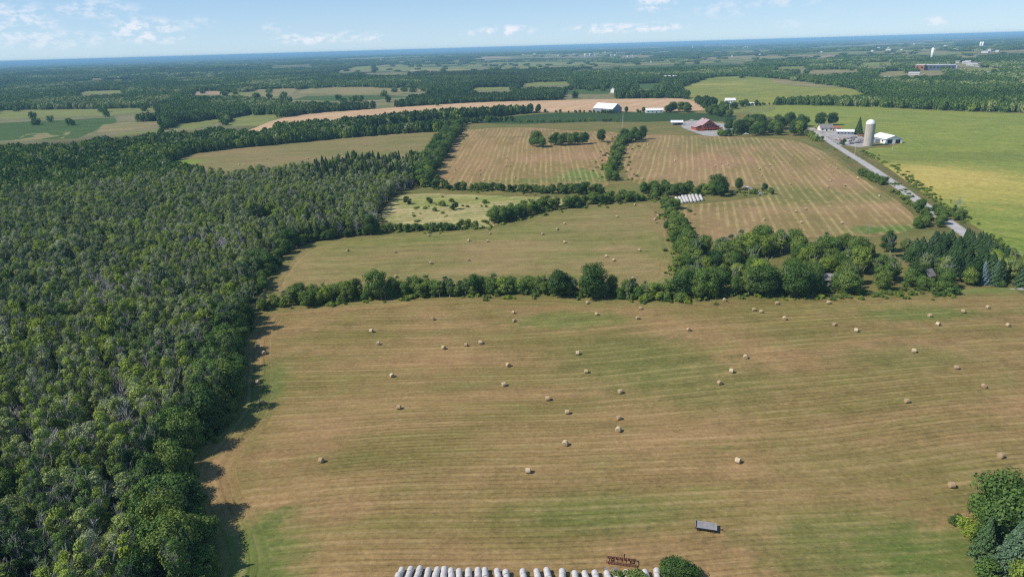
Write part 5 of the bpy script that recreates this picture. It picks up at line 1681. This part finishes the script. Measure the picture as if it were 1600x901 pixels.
for i_, (px, py, w_, h, lab) in enumerate([(1386, 126, 16, 6, 'white far shed in woods above the far end of soybean field'), (1340, 131, 16, 5, 'white far shed by the yellow green field corner'), (1428, 117.5, 24, 4, 'low white far shed in front of the school lawn'),
                                           (494, 107, 22, 6, 'white far shed in woods left of green clearing'), (610, 94, 40, 6, 'long white far barn above the green clearing'), (835, 86, 24, 10, 'white far shed on the woods above the clearing'), (1545, 121, 12, 8, 'small white far house deep in right woods'),
                                           (917, 90, 40, 8, 'long white far barn with twin silos'), (1590, 131, 14, 6, 'white far house at the right edge in woods'), (1600, 134, 14, 6, 'second white far house at right edge in woods'), (628, 100, 30, 10, 'grey white farm barn inside the green clearing'),
                                           (96, 140, 44, 6, 'long white greenhouse far left near the horizon woods'), (118, 141, 40, 6, 'second long white greenhouse far left'), (566, 86, 30, 12, 'white far barn left of centre near horizon'), (1312, 81, 26, 8, 'white far barn above the pinkish far field'),
                                           (240, 83, 40, 8, 'white far barn high on the left near horizon')]):
    building('far_building', lab, 'building', px, py, w_, 10, h, 3, m_offwhite, m_offroof, rt2.uniform(-20, 20), 0, False)
for (px, py, h, lab) in [(1531, 75.5, 36, 'left of two white far silos near right horizon'), (1534.5, 75.5, 36, 'right of two white far silos near right horizon'), (914, 89, 26, 'left white far silo by long white barn'), (921, 89, 26, 'right white far silo by long white barn'), (1082, 76, 30, 'lone white far tower left of the far town')]:
    p = at(px, py); e = empty('far_silo', p, 0); tag(e, lab, 'silo')
    bm = bmesh.new(); tube(bm, (0, 0, 0), (0, 0, h), 4.6, 4.6, 20); mesh_obj('staves', bm_mesh('staves', bm, m_white, True), e)
    bm = bmesh.new(); tube(bm, (0, 0, h), (0, 0, h + 3), 4.6, 1.0, 20); mesh_obj('dome', bm_mesh('dome', bm, m_white, True), e)
# the far towns: pale roofs nobody could count
bm = bmesh.new()
for (x0, x1, y0, y1, n_) in [(1100, 1180, 71.5, 76, 60), (930, 1010, 80, 92, 12), (150, 400, 88, 106, 14), (400, 620, 86, 98, 12), (1250, 1600, 64, 84, 26), (1000, 1250, 84, 100, 8), (700, 930, 80, 92, 14)]:
    for _ in range(n_):
        px, py = rt2.uniform(x0, x1), rt2.uniform(y0, y1)
        p = at(px, py); s = rt2.uniform(5, 12) * (1.4 if y0 < 75 else 1); a0 = rt2.uniform(0, 3)
        v0 = len(bm.verts)
        vs = box(bm, -s, s, -s * .6, s * .6, 0, rt2.uniform(9, 14))
        mt = Matrix.Translation(p) @ Matrix.Rotation(a0, 4, 'Z')
        for v in vs: v.co = mt @ v.co
o = mesh_obj('town_buildings', bm_mesh('town_buildings', bm, m_offwhite)); tag(o, 'scattered pale far town and farm roofs across the hazy distance', 'far town', kind='stuff')

# ------------------------------------------------------------------ wagon and harrow near the bottom edge
p = at(1103, 826)
e = empty('flat_wagon', (p.x, p.y, p.z + .05), face_rot(p, 2)); tag(e, 'weathered grey flat hay wagon standing alone on the front hay field', 'wagon')
bm = bmesh.new()
for i in range(18): box(bm, -2.15 + i * .24, -2.15 + i * .24 + .22, -1.15, 1.15, .85, .91)
mesh_obj('deck', bm_mesh('deck', bm, m_deck), e)
bm = bmesh.new(); box(bm, -2.15, 2.17, -1.0, -.86, .68, .845); box(bm, -2.15, 2.17, .86, 1.0, .68, .845); box(bm, -2.2, 2.2, -1.22, -1.16, .72, .93); box(bm, 2.16, 3.4, -.06, .06, .45, .57)
mesh_obj('frame', bm_mesh('frame', bm, m_dark), e)
for x in (-1.5, 1.5):
    for y in (-.95, .95):
        bm = bmesh.new(); tube(bm, (x, y - .1, .36), (x, y + .1, .36), .36, .36, 16)
        wh = mesh_obj('wheel', bm_mesh('wheel', bm, m_tyre), e)
        bm = bmesh.new(); tube(bm, (x, y - .12, .36), (x, y + .12, .36), .16, .16, 10); mesh_obj('hub', bm_mesh('hub', bm, m_rust), wh)
bm = bmesh.new(); box(bm, -2.15, -2.08, -1.1, 1.1, .92, 1.25); mesh_obj('end_board', bm_mesh('end_board', bm, m_deck), e)

p = at(971, 879)
e = empty('disc_harrow', (p.x, p.y, p.z + .05), face_rot(p, -2)); tag(e, 'rusty brown disc harrow parked behind the white wrapped bales', 'harrow')
bm = bmesh.new()
for y in (-.75, .75):
    box(bm, -2.8, 2.8, y - .07, y + .07, .55, .69)
for i in range(8): box(bm, -2.8 + i * .8 - .05, -2.8 + i * .8 + .05, -.67, .67, .56, .67)
mesh_obj('frame', bm_mesh('frame', bm, m_rust), e)
for y in (-.75, .75):
    bm = bmesh.new(); tube(bm, (-2.8, y, .3), (2.8, y, .3), .05, .05, 8)
    for i in range(20):
        x = -2.7 + i * .284; tube(bm, (x - .015, y, .3), (x + .015, y + .06, .3), .3, .3, 14)
    mesh_obj('disc_gang', bm_mesh('disc_gang', bm, m_rust), e)
bm = bmesh.new(); box(bm, -.06, .06, .8, 2.4, .5, .62); mesh_obj('hitch', bm_mesh('hitch', bm, m_rust), e)
for x in (-1.9, 1.9):
    bm = bmesh.new(); tube(bm, (x - .1, 0, .34), (x + .1, 0, .34), .33, .33, 14); mesh_obj('wheel', bm_mesh('wheel', bm, m_tyre), e)

# ------------------------------------------------------------------ air
m, k = material('haze')
pv = k.n('ShaderNodeVolumePrincipled')
pv.inputs['Color'].default_value = (0.36, 0.67, 1.0, 1)
pv.inputs['Density'].default_value = 8.2e-5
pv.inputs['Anisotropy'].default_value = -0.1
k.l(pv.outputs[0], k.out.inputs['Volume'])
bm = bmesh.new(); box(bm, -75000, 75000, -75000, 75000, -40, 103)
o = mesh_obj('haze', bm_mesh('haze', bm, m)); o['kind'] = 'stuff'
tag(o, 'thin blue haze that fades the far woods towards the horizon', 'haze')
